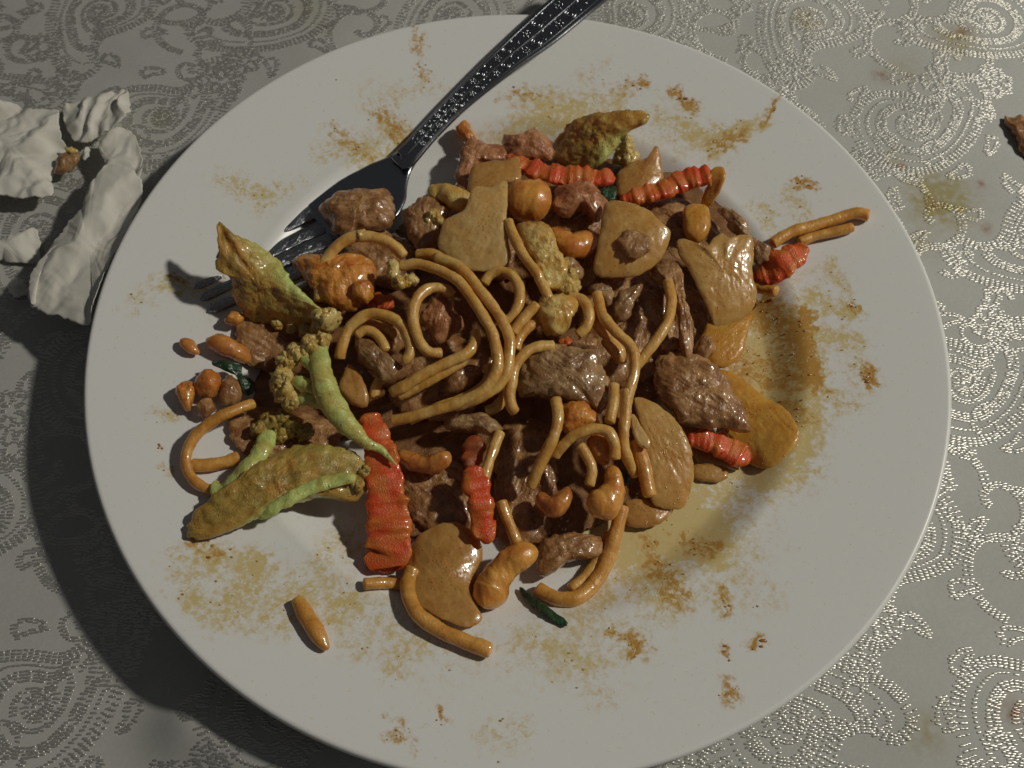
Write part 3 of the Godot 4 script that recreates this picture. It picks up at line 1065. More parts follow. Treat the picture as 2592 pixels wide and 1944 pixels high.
func make_food() -> void:

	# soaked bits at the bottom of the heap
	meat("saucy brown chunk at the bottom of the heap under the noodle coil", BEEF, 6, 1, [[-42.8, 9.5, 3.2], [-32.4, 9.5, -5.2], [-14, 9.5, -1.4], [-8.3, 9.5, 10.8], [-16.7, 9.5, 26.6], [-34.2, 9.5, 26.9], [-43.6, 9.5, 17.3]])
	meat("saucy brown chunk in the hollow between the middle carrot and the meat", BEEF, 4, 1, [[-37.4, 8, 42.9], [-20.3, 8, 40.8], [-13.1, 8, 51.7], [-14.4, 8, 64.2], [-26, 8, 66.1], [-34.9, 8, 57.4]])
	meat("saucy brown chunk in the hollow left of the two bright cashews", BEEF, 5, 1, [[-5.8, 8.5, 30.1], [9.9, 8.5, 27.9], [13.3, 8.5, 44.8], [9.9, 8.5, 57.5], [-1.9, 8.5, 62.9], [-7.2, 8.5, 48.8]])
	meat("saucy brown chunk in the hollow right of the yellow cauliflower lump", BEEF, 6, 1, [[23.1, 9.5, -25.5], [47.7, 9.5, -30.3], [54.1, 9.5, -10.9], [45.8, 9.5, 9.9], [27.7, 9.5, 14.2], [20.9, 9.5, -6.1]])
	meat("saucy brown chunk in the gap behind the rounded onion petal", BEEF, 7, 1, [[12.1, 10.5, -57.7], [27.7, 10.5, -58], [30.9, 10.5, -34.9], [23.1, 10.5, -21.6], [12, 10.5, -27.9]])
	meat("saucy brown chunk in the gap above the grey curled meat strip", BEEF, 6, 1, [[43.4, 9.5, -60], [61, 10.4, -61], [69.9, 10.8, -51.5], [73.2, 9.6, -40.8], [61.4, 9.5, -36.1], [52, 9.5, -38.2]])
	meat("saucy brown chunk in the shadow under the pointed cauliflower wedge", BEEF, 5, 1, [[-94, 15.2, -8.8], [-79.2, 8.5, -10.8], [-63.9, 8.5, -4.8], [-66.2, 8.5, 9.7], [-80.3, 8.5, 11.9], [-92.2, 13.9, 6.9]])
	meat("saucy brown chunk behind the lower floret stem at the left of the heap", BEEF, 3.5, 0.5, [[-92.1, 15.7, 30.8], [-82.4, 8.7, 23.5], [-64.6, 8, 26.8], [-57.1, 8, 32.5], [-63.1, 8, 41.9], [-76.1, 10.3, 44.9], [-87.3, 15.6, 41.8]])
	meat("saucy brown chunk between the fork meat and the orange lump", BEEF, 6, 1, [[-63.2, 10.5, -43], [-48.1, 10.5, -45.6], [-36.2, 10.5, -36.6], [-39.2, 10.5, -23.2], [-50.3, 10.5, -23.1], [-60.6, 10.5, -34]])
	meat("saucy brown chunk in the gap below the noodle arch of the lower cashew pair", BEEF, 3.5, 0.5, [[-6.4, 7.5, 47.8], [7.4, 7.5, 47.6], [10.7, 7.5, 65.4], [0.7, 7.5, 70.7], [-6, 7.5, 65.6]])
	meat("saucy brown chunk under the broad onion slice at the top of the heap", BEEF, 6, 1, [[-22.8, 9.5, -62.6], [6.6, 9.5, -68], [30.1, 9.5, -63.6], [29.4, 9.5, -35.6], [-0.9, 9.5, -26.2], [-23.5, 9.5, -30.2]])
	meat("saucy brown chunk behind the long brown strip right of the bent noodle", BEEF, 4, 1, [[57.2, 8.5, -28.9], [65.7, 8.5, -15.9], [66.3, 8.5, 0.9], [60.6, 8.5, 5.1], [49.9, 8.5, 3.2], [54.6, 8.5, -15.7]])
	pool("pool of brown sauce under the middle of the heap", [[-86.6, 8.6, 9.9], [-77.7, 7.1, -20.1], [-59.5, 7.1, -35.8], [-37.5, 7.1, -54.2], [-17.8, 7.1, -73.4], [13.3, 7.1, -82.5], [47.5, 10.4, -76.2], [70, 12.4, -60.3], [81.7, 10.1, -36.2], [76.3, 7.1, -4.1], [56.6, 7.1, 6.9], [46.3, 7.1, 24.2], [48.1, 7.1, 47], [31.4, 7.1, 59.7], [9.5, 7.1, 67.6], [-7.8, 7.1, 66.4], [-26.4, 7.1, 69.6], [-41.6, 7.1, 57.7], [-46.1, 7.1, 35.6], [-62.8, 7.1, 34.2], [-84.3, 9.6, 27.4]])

	# meat
	meat("square lump of brown meat lying on the fork tines", BEEF, 8, 2, [[-70.7, 17.2, -48.7], [-69.1, 17.7, -52.5], [-63.5, 16.9, -56.5], [-52.6, 16.5, -58.4], [-46.9, 16.5, -58.4], [-44.9, 16.5, -54.2], [-44, 16.5, -48.6], [-45.2, 16.5, -43.6], [-51.8, 16.5, -41.2], [-57.4, 16.5, -41.1], [-58.2, 16.5, -38.1], [-64.4, 16.5, -39.7], [-67.4, 16.5, -44.2]])
	meat("pinkish brown strip of meat nearest the fork neck", BEEF_PINK, 5, 1.5, [[-21.6, 15.5, -78.5], [-18.2, 15.9, -83.2], [-13.4, 15.5, -81.1], [-6.2, 15.5, -79.8], [-4.6, 15.5, -74.8], [-9.2, 15.5, -71.8], [-16.2, 15.5, -70.7], [-17.5, 15.5, -60.6], [-22.2, 15.5, -62.9], [-23.9, 15.5, -68.2], [-21.6, 15.5, -72.6]])
	meat("pinkish meat lump in front of the dark cauliflower wedge at the top", BEEF_PINK, 6, 2, [[-6.7, 15.5, -80.7], [-6.3, 15.9, -84.9], [-1.6, 15.6, -83.8], [4, 16.2, -85.6], [9.9, 15.8, -84.3], [12.3, 15.5, -79.1], [10.3, 15.5, -74.6], [3.3, 15.5, -73.5], [-3.4, 15.5, -74.9]])
	meat("small orange morsel standing up at the top left of the heap", BEEF_ORANGE, 5, 1, [[-24.5, 16.5, -88.6], [-21.5, 17.4, -90.7], [-19.6, 17, -90.6], [-16.3, 13.2, -86], [-14.3, 11.8, -83.6], [-19.1, 12.1, -83.3], [-23.5, 14.3, -85.9]])
	meat("brown meat piece between the fork and the yellow curl", BEEF, 7, 2, [[-41.5, 15.5, -49.4], [-37.2, 15.5, -54.1], [-32, 15.5, -58], [-27.4, 15.5, -57.1], [-24, 15.5, -50.6], [-25.8, 15.5, -46.5], [-27.6, 15.5, -43.7], [-28.7, 15.5, -35.1], [-34.6, 15.5, -33.6], [-39, 15.5, -39.4], [-40.1, 15.5, -44.4]])
	meat("heart-shaped meat piece framed by the noodle coil", BEEF_PINK, 7, 2, [[-29.8, 20.5, -12.2], [-25.9, 20.5, -13.3], [-22.7, 20.5, -12.8], [-21.4, 20.5, -8.2], [-20.9, 20.5, -4.9], [-18, 20.5, -2.9], [-17.4, 20.5, 0.3], [-21.4, 20.5, 2.4], [-23.7, 20.5, 4.4], [-27.5, 20.5, 5.5], [-28.8, 20.5, 1.7], [-31.9, 20.5, -1.1], [-32.4, 20.5, -4.3], [-29.9, 20.5, -7.7]])
	meat("brown meat piece under the left noodle curl", BEEF_GREY, 8, 2, [[-53.5, 18.5, 3.8], [-49.7, 18.5, 3.3], [-45.1, 18.5, 7.3], [-41.5, 18.5, 10], [-38.1, 18.5, 13.1], [-35.9, 18.5, 15.8], [-38.8, 18.5, 18.9], [-42.9, 18.5, 19.8], [-46.2, 18.5, 16.3], [-50.3, 18.5, 13.3], [-52.7, 18.5, 9]])
	meat("large dark meat slice in the middle, under the hooked noodle", BEEF_GREY, 8, 2.5, [[0.8, 21.5, 11.3], [4.3, 21.5, 7.7], [9.5, 21.5, 5.8], [14.4, 21.5, 7.1], [18.6, 21.5, 7.1], [22.7, 21.5, 7.2], [27.3, 21.5, 7.7], [28.8, 21.5, 9.6], [27.5, 21.5, 12.8], [27.7, 21.5, 16.3], [29.2, 21.5, 20.1], [28.6, 21.5, 27.3], [25.7, 21.5, 29.8], [23, 21.5, 28.1], [17.9, 21.5, 27.1], [14.2, 21.5, 26.4], [9.4, 21.5, 25.7], [6.7, 21.5, 24.6], [3.7, 21.5, 24.7], [0.3, 21.5, 24], [-0.5, 21.5, 17.9]])
	meat("tan strip bent over the top of the large dark meat slice", BEEF, 3, 0.6, [[16.9, 25.5, 8.1], [19.7, 25.5, 6.1], [22.9, 25.5, 3.8], [24.4, 25.5, 4.4], [25.4, 25.5, 7.9], [22.4, 25.5, 9.5], [19.3, 25.5, 9.2]])
	meat("broad grainy brown meat slice at the right of the heap", BEEF, 7, 2.5, [[44.3, 15.5, 12.9], [46.2, 15.5, 7.1], [52.7, 15.5, 5], [57.6, 15.5, 6.1], [63.8, 15.5, 8.8], [67.6, 15.5, 14.1], [70.6, 15.5, 20.6], [73.5, 15.5, 27.1], [74.4, 15.5, 32.4], [70.9, 15.5, 33.2], [66.2, 15.5, 32.3], [60.7, 15.5, 32.2], [56, 15.5, 30.8], [51.9, 15.5, 30.8], [49.7, 15.5, 26.7], [46.4, 15.5, 23.7], [44.3, 15.5, 18]])
	meat("grey curled meat strip behind the notched onion piece", BEEF_GREY, 5, 1.5, [[69.8, 16.9, -52.1], [73.9, 19, -51.3], [77.3, 19.8, -48.1], [80.2, 20.2, -44], [81.1, 18.9, -38.6], [85.5, 20.8, -34.9], [86.7, 21.1, -32.8], [85, 19, -29.3], [81.8, 16.8, -29.4], [80.4, 17, -34.1], [77.5, 16.9, -39.5], [74.5, 16.3, -43], [73.3, 17, -47.5]])
	meat("reddish brown meat lump between the two upper carrots", BEEF_PINK, 8, 2, [[12.1, 19.5, -56.7], [15.9, 19.5, -59.1], [19.4, 19.5, -60.6], [25.1, 19.5, -60.7], [28.1, 19.5, -57], [28.2, 19.5, -54.2], [31, 19.5, -53.3], [30.5, 19.5, -47.8], [26.7, 19.5, -44.5], [21.5, 19.5, -49], [15.8, 19.5, -45.7], [11.7, 19.5, -49.3]])
	meat("long upright brown strip left of the notched onion piece", BEEF, 6, 1, [[46.2, 19.5, -25.2], [50.7, 19.5, -28.1], [55.1, 19.5, -24.5], [55.5, 19.5, -15.5], [56.9, 19.5, -6.8], [57.9, 19.5, -1.1], [56.5, 19.5, 7.3], [54.5, 19.5, 8.4], [53, 19.5, 4.2], [52.7, 19.5, -3.1], [52.1, 19.5, -11.3], [51, 19.5, -19.7]])
	meat("small pointed brown shard in the hollow beside the bent noodle", BEEF_GREY, 4, 1, [[42, 17.5, -19.9], [39.7, 17.5, -13.5], [36.2, 17.5, -6.4], [32.2, 17.5, -5.5], [31.7, 17.5, -10.5], [34.4, 17.5, -16.8]])
	meat("pale glossy scrap above the small pointed shard", BEEF_GREY, 3, 0.6, [[23.2, 21.5, -15.9], [26.8, 21.5, -17.6], [30.8, 21.5, -16.4], [31.6, 21.5, -13.1], [30.2, 21.5, -9.7], [28.1, 21.5, -10.9]])
	meat("orange brown nubbin at the left tip of the heap", BEEF_ORANGE, 7, 2, [[-103.1, 19.4, 19.4], [-102.5, 19.2, 16.9], [-99.8, 18.7, 15.3], [-96.5, 18.3, 17.1], [-95.2, 18.2, 20.2], [-96.1, 18.4, 24.1], [-99.2, 18.9, 25.6], [-103.2, 19.5, 23.3]])
	meat("ragged reddish scrap at the far left edge of the heap", BEEF_ORANGE, 5, 1, [[-109, 19.6, 21.9], [-107.6, 19.2, 19.7], [-105.4, 18.8, 19.1], [-103.3, 18.5, 22], [-103.1, 18.7, 26.6], [-104.1, 19, 30.2], [-106.5, 19.4, 28.9], [-108.7, 19.6, 24.9]])
	meat("dull brown scrap right of the orange nubbin at the left", BEEF, 5, 1, [[-96, 18.3, 20.2], [-93.6, 17.5, 16.7], [-90.2, 15.7, 18.9], [-89.2, 15.8, 24.3], [-92.1, 17.9, 27.3], [-95.3, 18.3, 25.6]])
	meat("small brown scrap under the tip of the curled leaf", BEEF, 4, 1, [[-102, 18.4, 26.5], [-98.1, 17.8, 25.8], [-96.3, 17.6, 29.1], [-98.5, 18.1, 32], [-101.4, 18.5, 30.3]])
	meat("grey brown meat scrap above the dark curled cashew", BEEF_GREY, 6, 1, [[-23.3, 16.5, 32.6], [-19.3, 16.5, 29.9], [-10.8, 16.5, 29.2], [-6.6, 16.5, 31.2], [-5, 16.5, 34.1], [-8.2, 16.5, 36.1], [-14, 16.5, 34.8], [-19.5, 16.5, 34.9]])
	meat("brown meat piece on the plate inside the bottom noodle loop", BEEF, 6, 1.5, [[7.6, 10, 68.3], [14.3, 10, 66.5], [18.9, 10, 65.9], [23.6, 10, 66.7], [27.2, 10, 68.1], [26.4, 10, 72.2], [22.1, 10, 73.9], [16.8, 10, 75], [13.5, 10, 77.4], [9.6, 10, 79.5], [5.7, 10, 77.9], [6.3, 10, 73.1]])
	meat("orange pink lump behind the arched noodle above the two cashews", BEEF_ORANGE, 6, 2, [[13.8, 21.5, 28.1], [18.3, 21.5, 26.4], [22.3, 21.5, 28], [25.3, 21.5, 31.7], [25.2, 21.5, 34.6], [20.1, 21.5, 35.8], [15.4, 21.5, 37], [13.8, 21.5, 34.8]])
	meat("small orange morsel under the arched noodle, above the bright cashew", BEEF_ORANGE, 5, 1, [[21.5, 20.5, 38.6], [25.6, 20.5, 36.9], [29.2, 20.5, 38.1], [30, 20.5, 44.3], [26.3, 20.5, 46.8], [23.4, 20.5, 43.7]])
	meat("brown lump tucked under the right rim of the rounded onion petal", BEEF, 6, 1.5, [[44.4, 17.5, -25.3], [48.2, 17.5, -29.3], [52.3, 17.5, -29.6], [55.4, 17.5, -26.4], [55, 17.5, -21.6], [48.1, 17.5, -20.2]])
	meat("brown sparkling lump inside the right side of the noodle coil", BEEF, 6, 2, [[-23.3, 17.5, 18.2], [-17.9, 17.5, 13.4], [-13.4, 17.5, 11.8], [-11.2, 17.5, 15.3], [-13.2, 17.5, 19.6], [-18.3, 17.5, 22.7], [-23.5, 17.5, 21.7]])
	meat("small round brown lump left of the orange onion piece", BEEF, 6, 1.5, [[59.3, 15.5, 1.5], [63.8, 15.5, -1], [65.7, 15.5, 1.8], [64.5, 15.5, 5.9], [61, 15.5, 8.3], [58.7, 15.5, 5.2]])
	meat("deep brown chunk seen through the left noodle curl", BEEF, 6, 1.5, [[-47.8, 15.5, -4.9], [-42.8, 15.5, -5.8], [-38.3, 15.5, -2.6], [-37.6, 15.5, 3.1], [-40.6, 15.5, 6.4], [-45, 15.5, 4]])
	meat("tiny brown crumb of meat left of the upright floret", BEEF, 4, 1, [[-83.9, 14.7, 9.6], [-81, 14.5, 7.4], [-78.4, 14.5, 9], [-78.7, 14.5, 11.8], [-82.2, 14.5, 12.6]])
	meat("small orange morsel beside the tine tips under the pointed wedge", BEEF_ORANGE, 4, 1, [[-97.9, 18.3, -3.2], [-95.9, 18, -6.7], [-93.1, 16.6, -7.6], [-91.7, 15.5, -5.8], [-94.4, 17.2, -2.2]])
	meat("large orange lump under the noodle arch", BEEF_ORANGE, 8, 3, [[-77.3, 19.5, -25.6], [-73.1, 19.5, -27.8], [-67.2, 19.5, -27.5], [-63.1, 19.5, -26.2], [-58.8, 19.5, -28.1], [-53.3, 19.5, -27.7], [-49.4, 19.5, -24.3], [-48.4, 19.5, -17.9], [-50.3, 19.5, -12], [-52.5, 19.5, -8.2], [-58.8, 19.5, -6.8], [-64.8, 19.5, -10.1], [-69.6, 19.5, -15], [-73.8, 19.5, -20.5]])
	meat("small orange knob at the lower right of the large orange lump", BEEF_ORANGE, 6, 1, [[-55.7, 23.5, -13.3], [-52.7, 23.5, -16.3], [-48.6, 23.5, -14.7], [-48, 23.5, -10.5], [-50.6, 23.5, -8], [-54.6, 23.5, -9.6]])
	meat("brown flank of meat right of the yellow cauliflower lump", BEEF_GREY, 5, 1, [[13.1, 19.5, -28.7], [17.1, 19.5, -29.2], [20.7, 19.5, -26.2], [22, 19.5, -22.8], [19.9, 19.5, -19.4], [15.9, 19.5, -20.2]])
	meat("lumpy brown meat behind the grainy slice, below the bent noodle", BEEF, 4, 1, [[47.6, 14.5, 2.8], [51.1, 14.5, -1.3], [54.2, 14.5, 0.3], [54, 14.5, 3.5], [49.6, 14.5, 5.6]])

	# onion
	onion("broad pale onion slice standing at the top middle of the heap", ONION_PALE, 2.2, 2, [[-16.1, 28.5, -51.2], [-9.8, 28, -52.2], [-4.7, 27.6, -55.4], [-4.2, 27.1, -45.3], [-4.6, 26.6, -36.7], [-3.6, 26.2, -30.5], [-3, 25.7, -24.4], [-6.3, 25.2, -20.8], [-11.7, 24.8, -19.7], [-18.9, 24.3, -20.8], [-24.5, 23.8, -25.2], [-27.4, 23.8, -29.6], [-27.2, 24.7, -33.7], [-25.3, 25.6, -39.3], [-19.2, 26.6, -42.3], [-17.5, 27.5, -47]])
	onion("brown onion square behind the broad pale slice", ONION_BROWN, 2, 1, [[-17, 23.5, -63.9], [-11.3, 23.5, -66.4], [-5.6, 23.5, -67], [-0.9, 23.5, -69.2], [0.3, 23.5, -62.3], [-0.2, 23.5, -58.6], [-4.7, 23.5, -57.1], [-10.7, 23.5, -54.7], [-18.2, 23.5, -53.6]])
	onion("rounded onion petal with a brown hollow at the right of centre", ONION, 2.4, 3.5, [[30, 25.5, -48.6], [37.2, 26.5, -47.6], [44.1, 26.5, -43.9], [48.6, 26.5, -38.6], [51.3, 25.5, -35.8], [49.8, 23.5, -30.2], [46.4, 21.5, -25.4], [40.5, 20.5, -21.6], [31.8, 20.5, -20.6], [25.3, 21.5, -22.5], [27.2, 23.5, -35], [28.3, 24.5, -43.2]])
	meat("brown meat scrap sitting in the hollow of the rounded onion petal", BEEF, 3, 0.8, [[32.9, 27.5, -31.1], [36, 27.5, -35.5], [41.4, 27.5, -35.6], [44.1, 27.5, -31.7], [43.5, 27.5, -27], [38.4, 27.5, -24.3], [34.2, 27.5, -26]])
	onion("notched onion piece with three points at the right of the heap", ONION, 2.2, 2.5, [[53.8, 22.5, -35.2], [56.2, 22.5, -35.7], [59, 22.9, -34.1], [63.1, 23.5, -31.6], [65.9, 23.5, -35.2], [69, 24.1, -37.2], [71.2, 24.2, -35], [75.6, 23.5, -36.9], [79.4, 23.4, -35.9], [79.8, 21.2, -31.3], [79.1, 18.8, -24.1], [80.6, 16.7, -17.8], [78.8, 15.2, -11.9], [73.4, 14.5, -7.6], [66.7, 14.7, -5.7], [63.9, 16.2, -10.2], [60.8, 18.2, -16.6], [57.3, 20.1, -24.3], [54.3, 21.5, -29.3]])
	onion("orange sauce-soaked onion piece below the notched one", ONION_YELLOW, 3, 1.5, [[64, 12.5, -7.8], [70.3, 12.5, -8.3], [79.4, 12.5, -12.2], [78.1, 12.5, -6.3], [76.1, 12.5, -0.1], [74.2, 12.5, 4.8], [68.2, 12.5, 8.9], [63, 12.5, 6.6], [60.2, 12.5, 1], [62.4, 12.5, -4.8]])
	onion("flat yellowish onion layer lying under the grainy meat slice at the right", ONION_YELLOW, 2, 1, [[65.9, 8, 7.5], [71, 8, 7.4], [76.8, 8, 11.8], [82.6, 8.2, 17.7], [87.3, 11.7, 22.8], [89.6, 14.6, 29.5], [89.7, 15.5, 34.7], [86.7, 15.1, 39.4], [80.3, 12.8, 44.2], [75, 8.6, 41.4], [68.9, 8, 33.7], [67.8, 8, 29.9], [70.1, 8, 18.2], [67, 8, 12.3]])
	onion("curved brown onion layer right of the hanging noodles", ONION, 2, 2.5, [[37.4, 18.5, 22.9], [42.3, 17.7, 23.4], [47.4, 16.8, 26.9], [51.4, 16, 31.4], [54, 14.7, 36.4], [55.5, 13, 41.5], [55.8, 11.4, 47.1], [54.6, 10.1, 53.1], [52.1, 10, 57], [46.7, 10.3, 57.6], [42.3, 11, 55.7], [40.9, 12.1, 47.6], [39.3, 14, 39.2], [38.1, 16.5, 29.9]])
	onion("large limp onion layer on the plate between the carrots and the bottom cashew", ONION_BROWN, 1.8, 2, [[-33.4, 9.5, 76.4], [-30.7, 11, 69], [-25.9, 12, 65.2], [-19.3, 12.2, 63.4], [-12.6, 11.5, 67.2], [-10.2, 10, 72.9], [-11.3, 9.2, 80], [-12.7, 10.9, 87.1], [-9.6, 15.1, 93.8], [-13.2, 16.3, 96.8], [-17.9, 16.3, 96.1], [-25.3, 16, 92.7], [-29.7, 14.9, 88.4]])
	onion("wet brown onion scrap below the curved layer, on the plate", ONION_BROWN, 2.2, 1, [[33.5, 8.5, 55.3], [38.7, 8.5, 53.8], [44.4, 8.5, 55.2], [49, 8.5, 57.2], [45.7, 8.5, 61.5], [39.9, 8.5, 63.4], [34.3, 8.5, 62]])
	onion("brown pink onion piece between the two upper carrots", ONION_BROWN, 2.5, 1.5, [[34.7, 15.5, -61.5], [35.7, 15.5, -68.7], [41.7, 15.7, -73.5], [46.3, 17.2, -74.4], [49.1, 20.5, -77.7], [50.7, 19.3, -74.8], [51.2, 17, -70.7], [51.9, 15.6, -66.1], [48.6, 15.5, -62.3], [42.7, 15.5, -58.8], [36.5, 15.5, -57.8]])
	onion("translucent onion strip curling over the right end of the zigzag carrot", ONION_YELLOW, 1.8, 1, [[68, 24.7, -64.5], [71.5, 25.9, -64.1], [72.3, 25, -60.1], [70.3, 20.1, -56.3], [67.7, 15.8, -54.4], [64.8, 14.9, -55], [66, 19.1, -59.4], [67.7, 22.8, -60.8]])
	onion("orange onion tip hanging below the zigzag carrot", ONION_YELLOW, 5, 1.5, [[57.9, 16.5, -51.8], [61.5, 16.5, -54.2], [66.3, 16.9, -53.1], [67.2, 16.5, -46], [65.9, 16.5, -41], [61.9, 16.5, -38.4], [57.7, 16.5, -42.2]])
	onion("teardrop onion wedge left of the noodle coil", ONION_BROWN, 3, 1.5, [[-55.3, 16.5, 11.1], [-51.8, 16.5, 15], [-48.4, 16.5, 21.2], [-48.3, 16.5, 26.5], [-53, 16.5, 26.2], [-57.7, 16.5, 21.3], [-57, 16.5, 15.5]])
	onion("small pale onion strip crossing the hanging noodles", ONION_PALE, 1.8, 0.4, [[35, 24.5, 32.2], [36.4, 24.5, 31.8], [38.5, 24.5, 36.5], [41.1, 24.5, 41.1], [39.9, 24.5, 43.3], [37.3, 24.5, 42.3], [35.5, 24.5, 38]])
	onion("flat brown onion sheet showing under the grainy meat slice and red carrot", ONION_BROWN, 1.8, 0.6, [[53.3, 7.7, 27.3], [58.8, 7.7, 28], [64.3, 7.7, 29.8], [67.9, 7.7, 37.4], [71.6, 7.7, 42.9], [66.2, 7.7, 42.2], [59.7, 7.7, 41.6], [56.8, 7.7, 37.5], [56.5, 7.7, 32.2]])
	onion("wet onion scrap at the foot of the small red carrot, at the right", ONION_BROWN, 1.6, 0.5, [[56.6, 7.5, 41.6], [62.2, 7.5, 41.1], [66.9, 7.5, 42.5], [68.1, 7.5, 45.1], [64.4, 7.5, 47.3], [59, 7.5, 47], [56.3, 7.5, 45.2]])

	# carrots
	carrot("long zigzag carrot slice running down from the green stem tip", CARROT, 3.6, 7.4, [[-47.4, 19.5, 30.2, 6.65], [-44.8, 19.5, 36.8, 8.63], [-42, 18.5, 45.4, 10.25], [-40.5, 17.5, 53.9, 11.38], [-39.5, 16.5, 60.5, 13.29], [-38.7, 15.5, 67, 13.51], [-38.7, 14.5, 73.4, 13.86], [-39.2, 12.5, 72.4, 13.01], [-39.5, 11.1, 76, 12.52], [-39.5, 11.9, 79.2, 10.39]])
	carrot("short shiny carrot slice hanging between the two cashews", CARROT, 3.6, 6.6, [[-13.9, 20.5, 48, 5.16], [-12.7, 20.5, 53.2, 8.49], [-11.3, 19.5, 57.7, 7.71], [-10.7, 18.5, 62.2, 7.92], [-10, 16.5, 65.9, 7.64], [-7.8, 15.5, 68.6, 6.58], [-6.5, 14.5, 68.9, 4.31]])
	carrot("long flat carrot slice across the top of the heap", CARROT, 3.4, 6.4, [[-5, 19.5, -72.6, 2.62], [0.9, 20.5, -68, 5.97], [7, 21.5, -64.5, 7.61], [13.9, 21.5, -63.2, 8.4], [19.9, 21.5, -62.8, 7.96], [25.7, 21.5, -62.2, 7.96], [22.4, 20.5, -62.9, 7.11], [28.2, 20.5, -62.8, 6.26], [34, 19.5, -63.4, 5.4]])
	carrot("zigzag carrot slice at the upper right of the heap", CARROT, 3.4, 5.6, [[35.3, 18.5, -54.6, 2.92], [40.6, 19.5, -55.3, 6.12], [45.8, 20.5, -56.5, 6.98], [51.2, 20.5, -58, 6.92], [55.5, 20.5, -60.5, 7.78], [60, 21.5, -62.1, 8.04], [64.4, 22.9, -62.7, 7.9], [68, 24.1, -63.1, 5.56]])
	carrot("bright red carrot piece pointing to the noodle on the right rim", CARROT, 3.4, 6.0, [[98.6, 19.4, -36.3, 4.24], [95.5, 19.7, -32.6, 8.13], [91.1, 19.8, -29.4, 10.37], [87.8, 17.6, -27.7, 11.61], [84.6, 15.1, -27, 8.11], [81.3, 13.1, -26.9, 4.41]])
	carrot("red carrot piece beside the yellowish onion layer at the right", CARROT, 3.4, 5.8, [[54.2, 12.5, 34.4, 4.39], [59, 12.5, 34.7, 6.45], [63.7, 12.5, 35.7, 8.16], [67.9, 11.5, 37.4, 8.54], [71.7, 10.5, 39.6, 8.22], [74.4, 9.9, 41.5, 5.59]])
	carrot("small carrot end beside the large orange lump", CARROT, 3.2, 4, [[-50.9, 16.5, -10.5, 4.39], [-48.2, 16.5, -12.7, 6.01], [-44.9, 16.5, -12.3, 6.01], [-42, 15.5, -11.3, 4.04]])
	carrot("sauce-browned carrot stub above the short shiny slice", CARROT_BROWN, 3.2, 4, [[-13.7, 15.5, 35.7, 5.73], [-13.6, 15.5, 40.1, 7.07], [-14.1, 15.5, 43.8, 6.29], [-14.3, 15.5, 47.4, 4.88]])
	carrot("red carrot corner peeping over the large dark meat slice", CARROT, 2.4, 3, [[12.9, 23.5, 5.9, 2.19], [15.7, 23.5, 5.8, 3.26], [18.2, 22.5, 6, 2.55]])

	# leaf scraps
	leaf("curled dark green leaf at the left of the heap", 1, [[-98.4, 21.5, 14.5], [-93.5, 20.1, 12.4], [-90.4, 18.1, 13.2], [-88.8, 17.3, 16.5], [-86.6, 15.7, 17.3], [-85.5, 15.5, 21], [-87.9, 17.6, 22.9], [-90.3, 18.7, 18.8], [-92, 19.6, 17], [-95.2, 21.1, 16.2]])
	leaf("dark green leaf scrap between the two upper carrots", 1, [[28.4, 18.5, -58.2], [31.7, 18.5, -60.9], [34.5, 18.5, -59.7], [33.6, 18.5, -55], [30.4, 18.5, -54]])
	leaf("thin dark green leaf strip under the bottom noodle loop", 1, [[1.2, 7.5, 82.2], [4.5, 7.9, 84.9], [8.6, 10.3, 88.8], [12, 12.6, 91.4], [15.7, 14.9, 94.9], [14.1, 15.1, 95.9], [9.7, 13.8, 93.4], [5.4, 10.8, 89.6], [2.2, 8, 85.3]])
	leaf("dark leaf scrap left of the curved brown onion layer", 0.8, [[32.2, 14.5, 46.1], [35.5, 14.5, 48.6], [35.4, 14.5, 51.5], [32.7, 14.5, 51.2]])

	# cauliflower
	cauliflower("pointed cauliflower wedge rising over the fork tips at the left", [{"kind": "wedge", "thick": 4.5, "dome": 3.0, "colours": GREEN_BROWN, "edge": GREEN, "points": [[-98.3, 38, -29.3, 0], [-93.1, 36.6, -26.2, 0], [-86, 31.7, -25.4, 0.55], [-80.5, 27.5, -22.8, 0.85], [-75.3, 27, -16.5, 1], [-71.3, 26.5, -11.5, 1], [-67.1, 25.5, -7.2, 1], [-63.9, 24.5, -4.2, 0.8], [-68.1, 17.5, -3.3, 0.2], [-75.8, 12.5, -3.6, 0.1], [-83.7, 10.6, -5.8, 0.1], [-89.3, 13.7, -6.4, 0], [-93.3, 18.8, -10, 0], [-95, 24, -14.7, 0], [-95.8, 27.2, -16.9, 0], [-98.6, 30.5, -16.5, 0], [-98.4, 32.6, -18.8, 0], [-97.1, 33.4, -19.7, 0], [-98.5, 36.8, -24.3, 0]]}], [[-63.4, 23.5, -1.2, 4.53], [-65.4, 20.5, 0.8, 2.69], [-60, 23.5, -2.4, 2.26], [-80.4, 16.5, -3.3, 1.98], [-75.6, 16.5, -2.1, 1.98], [-71, 17.5, -0.4, 2.4]], FLORET)
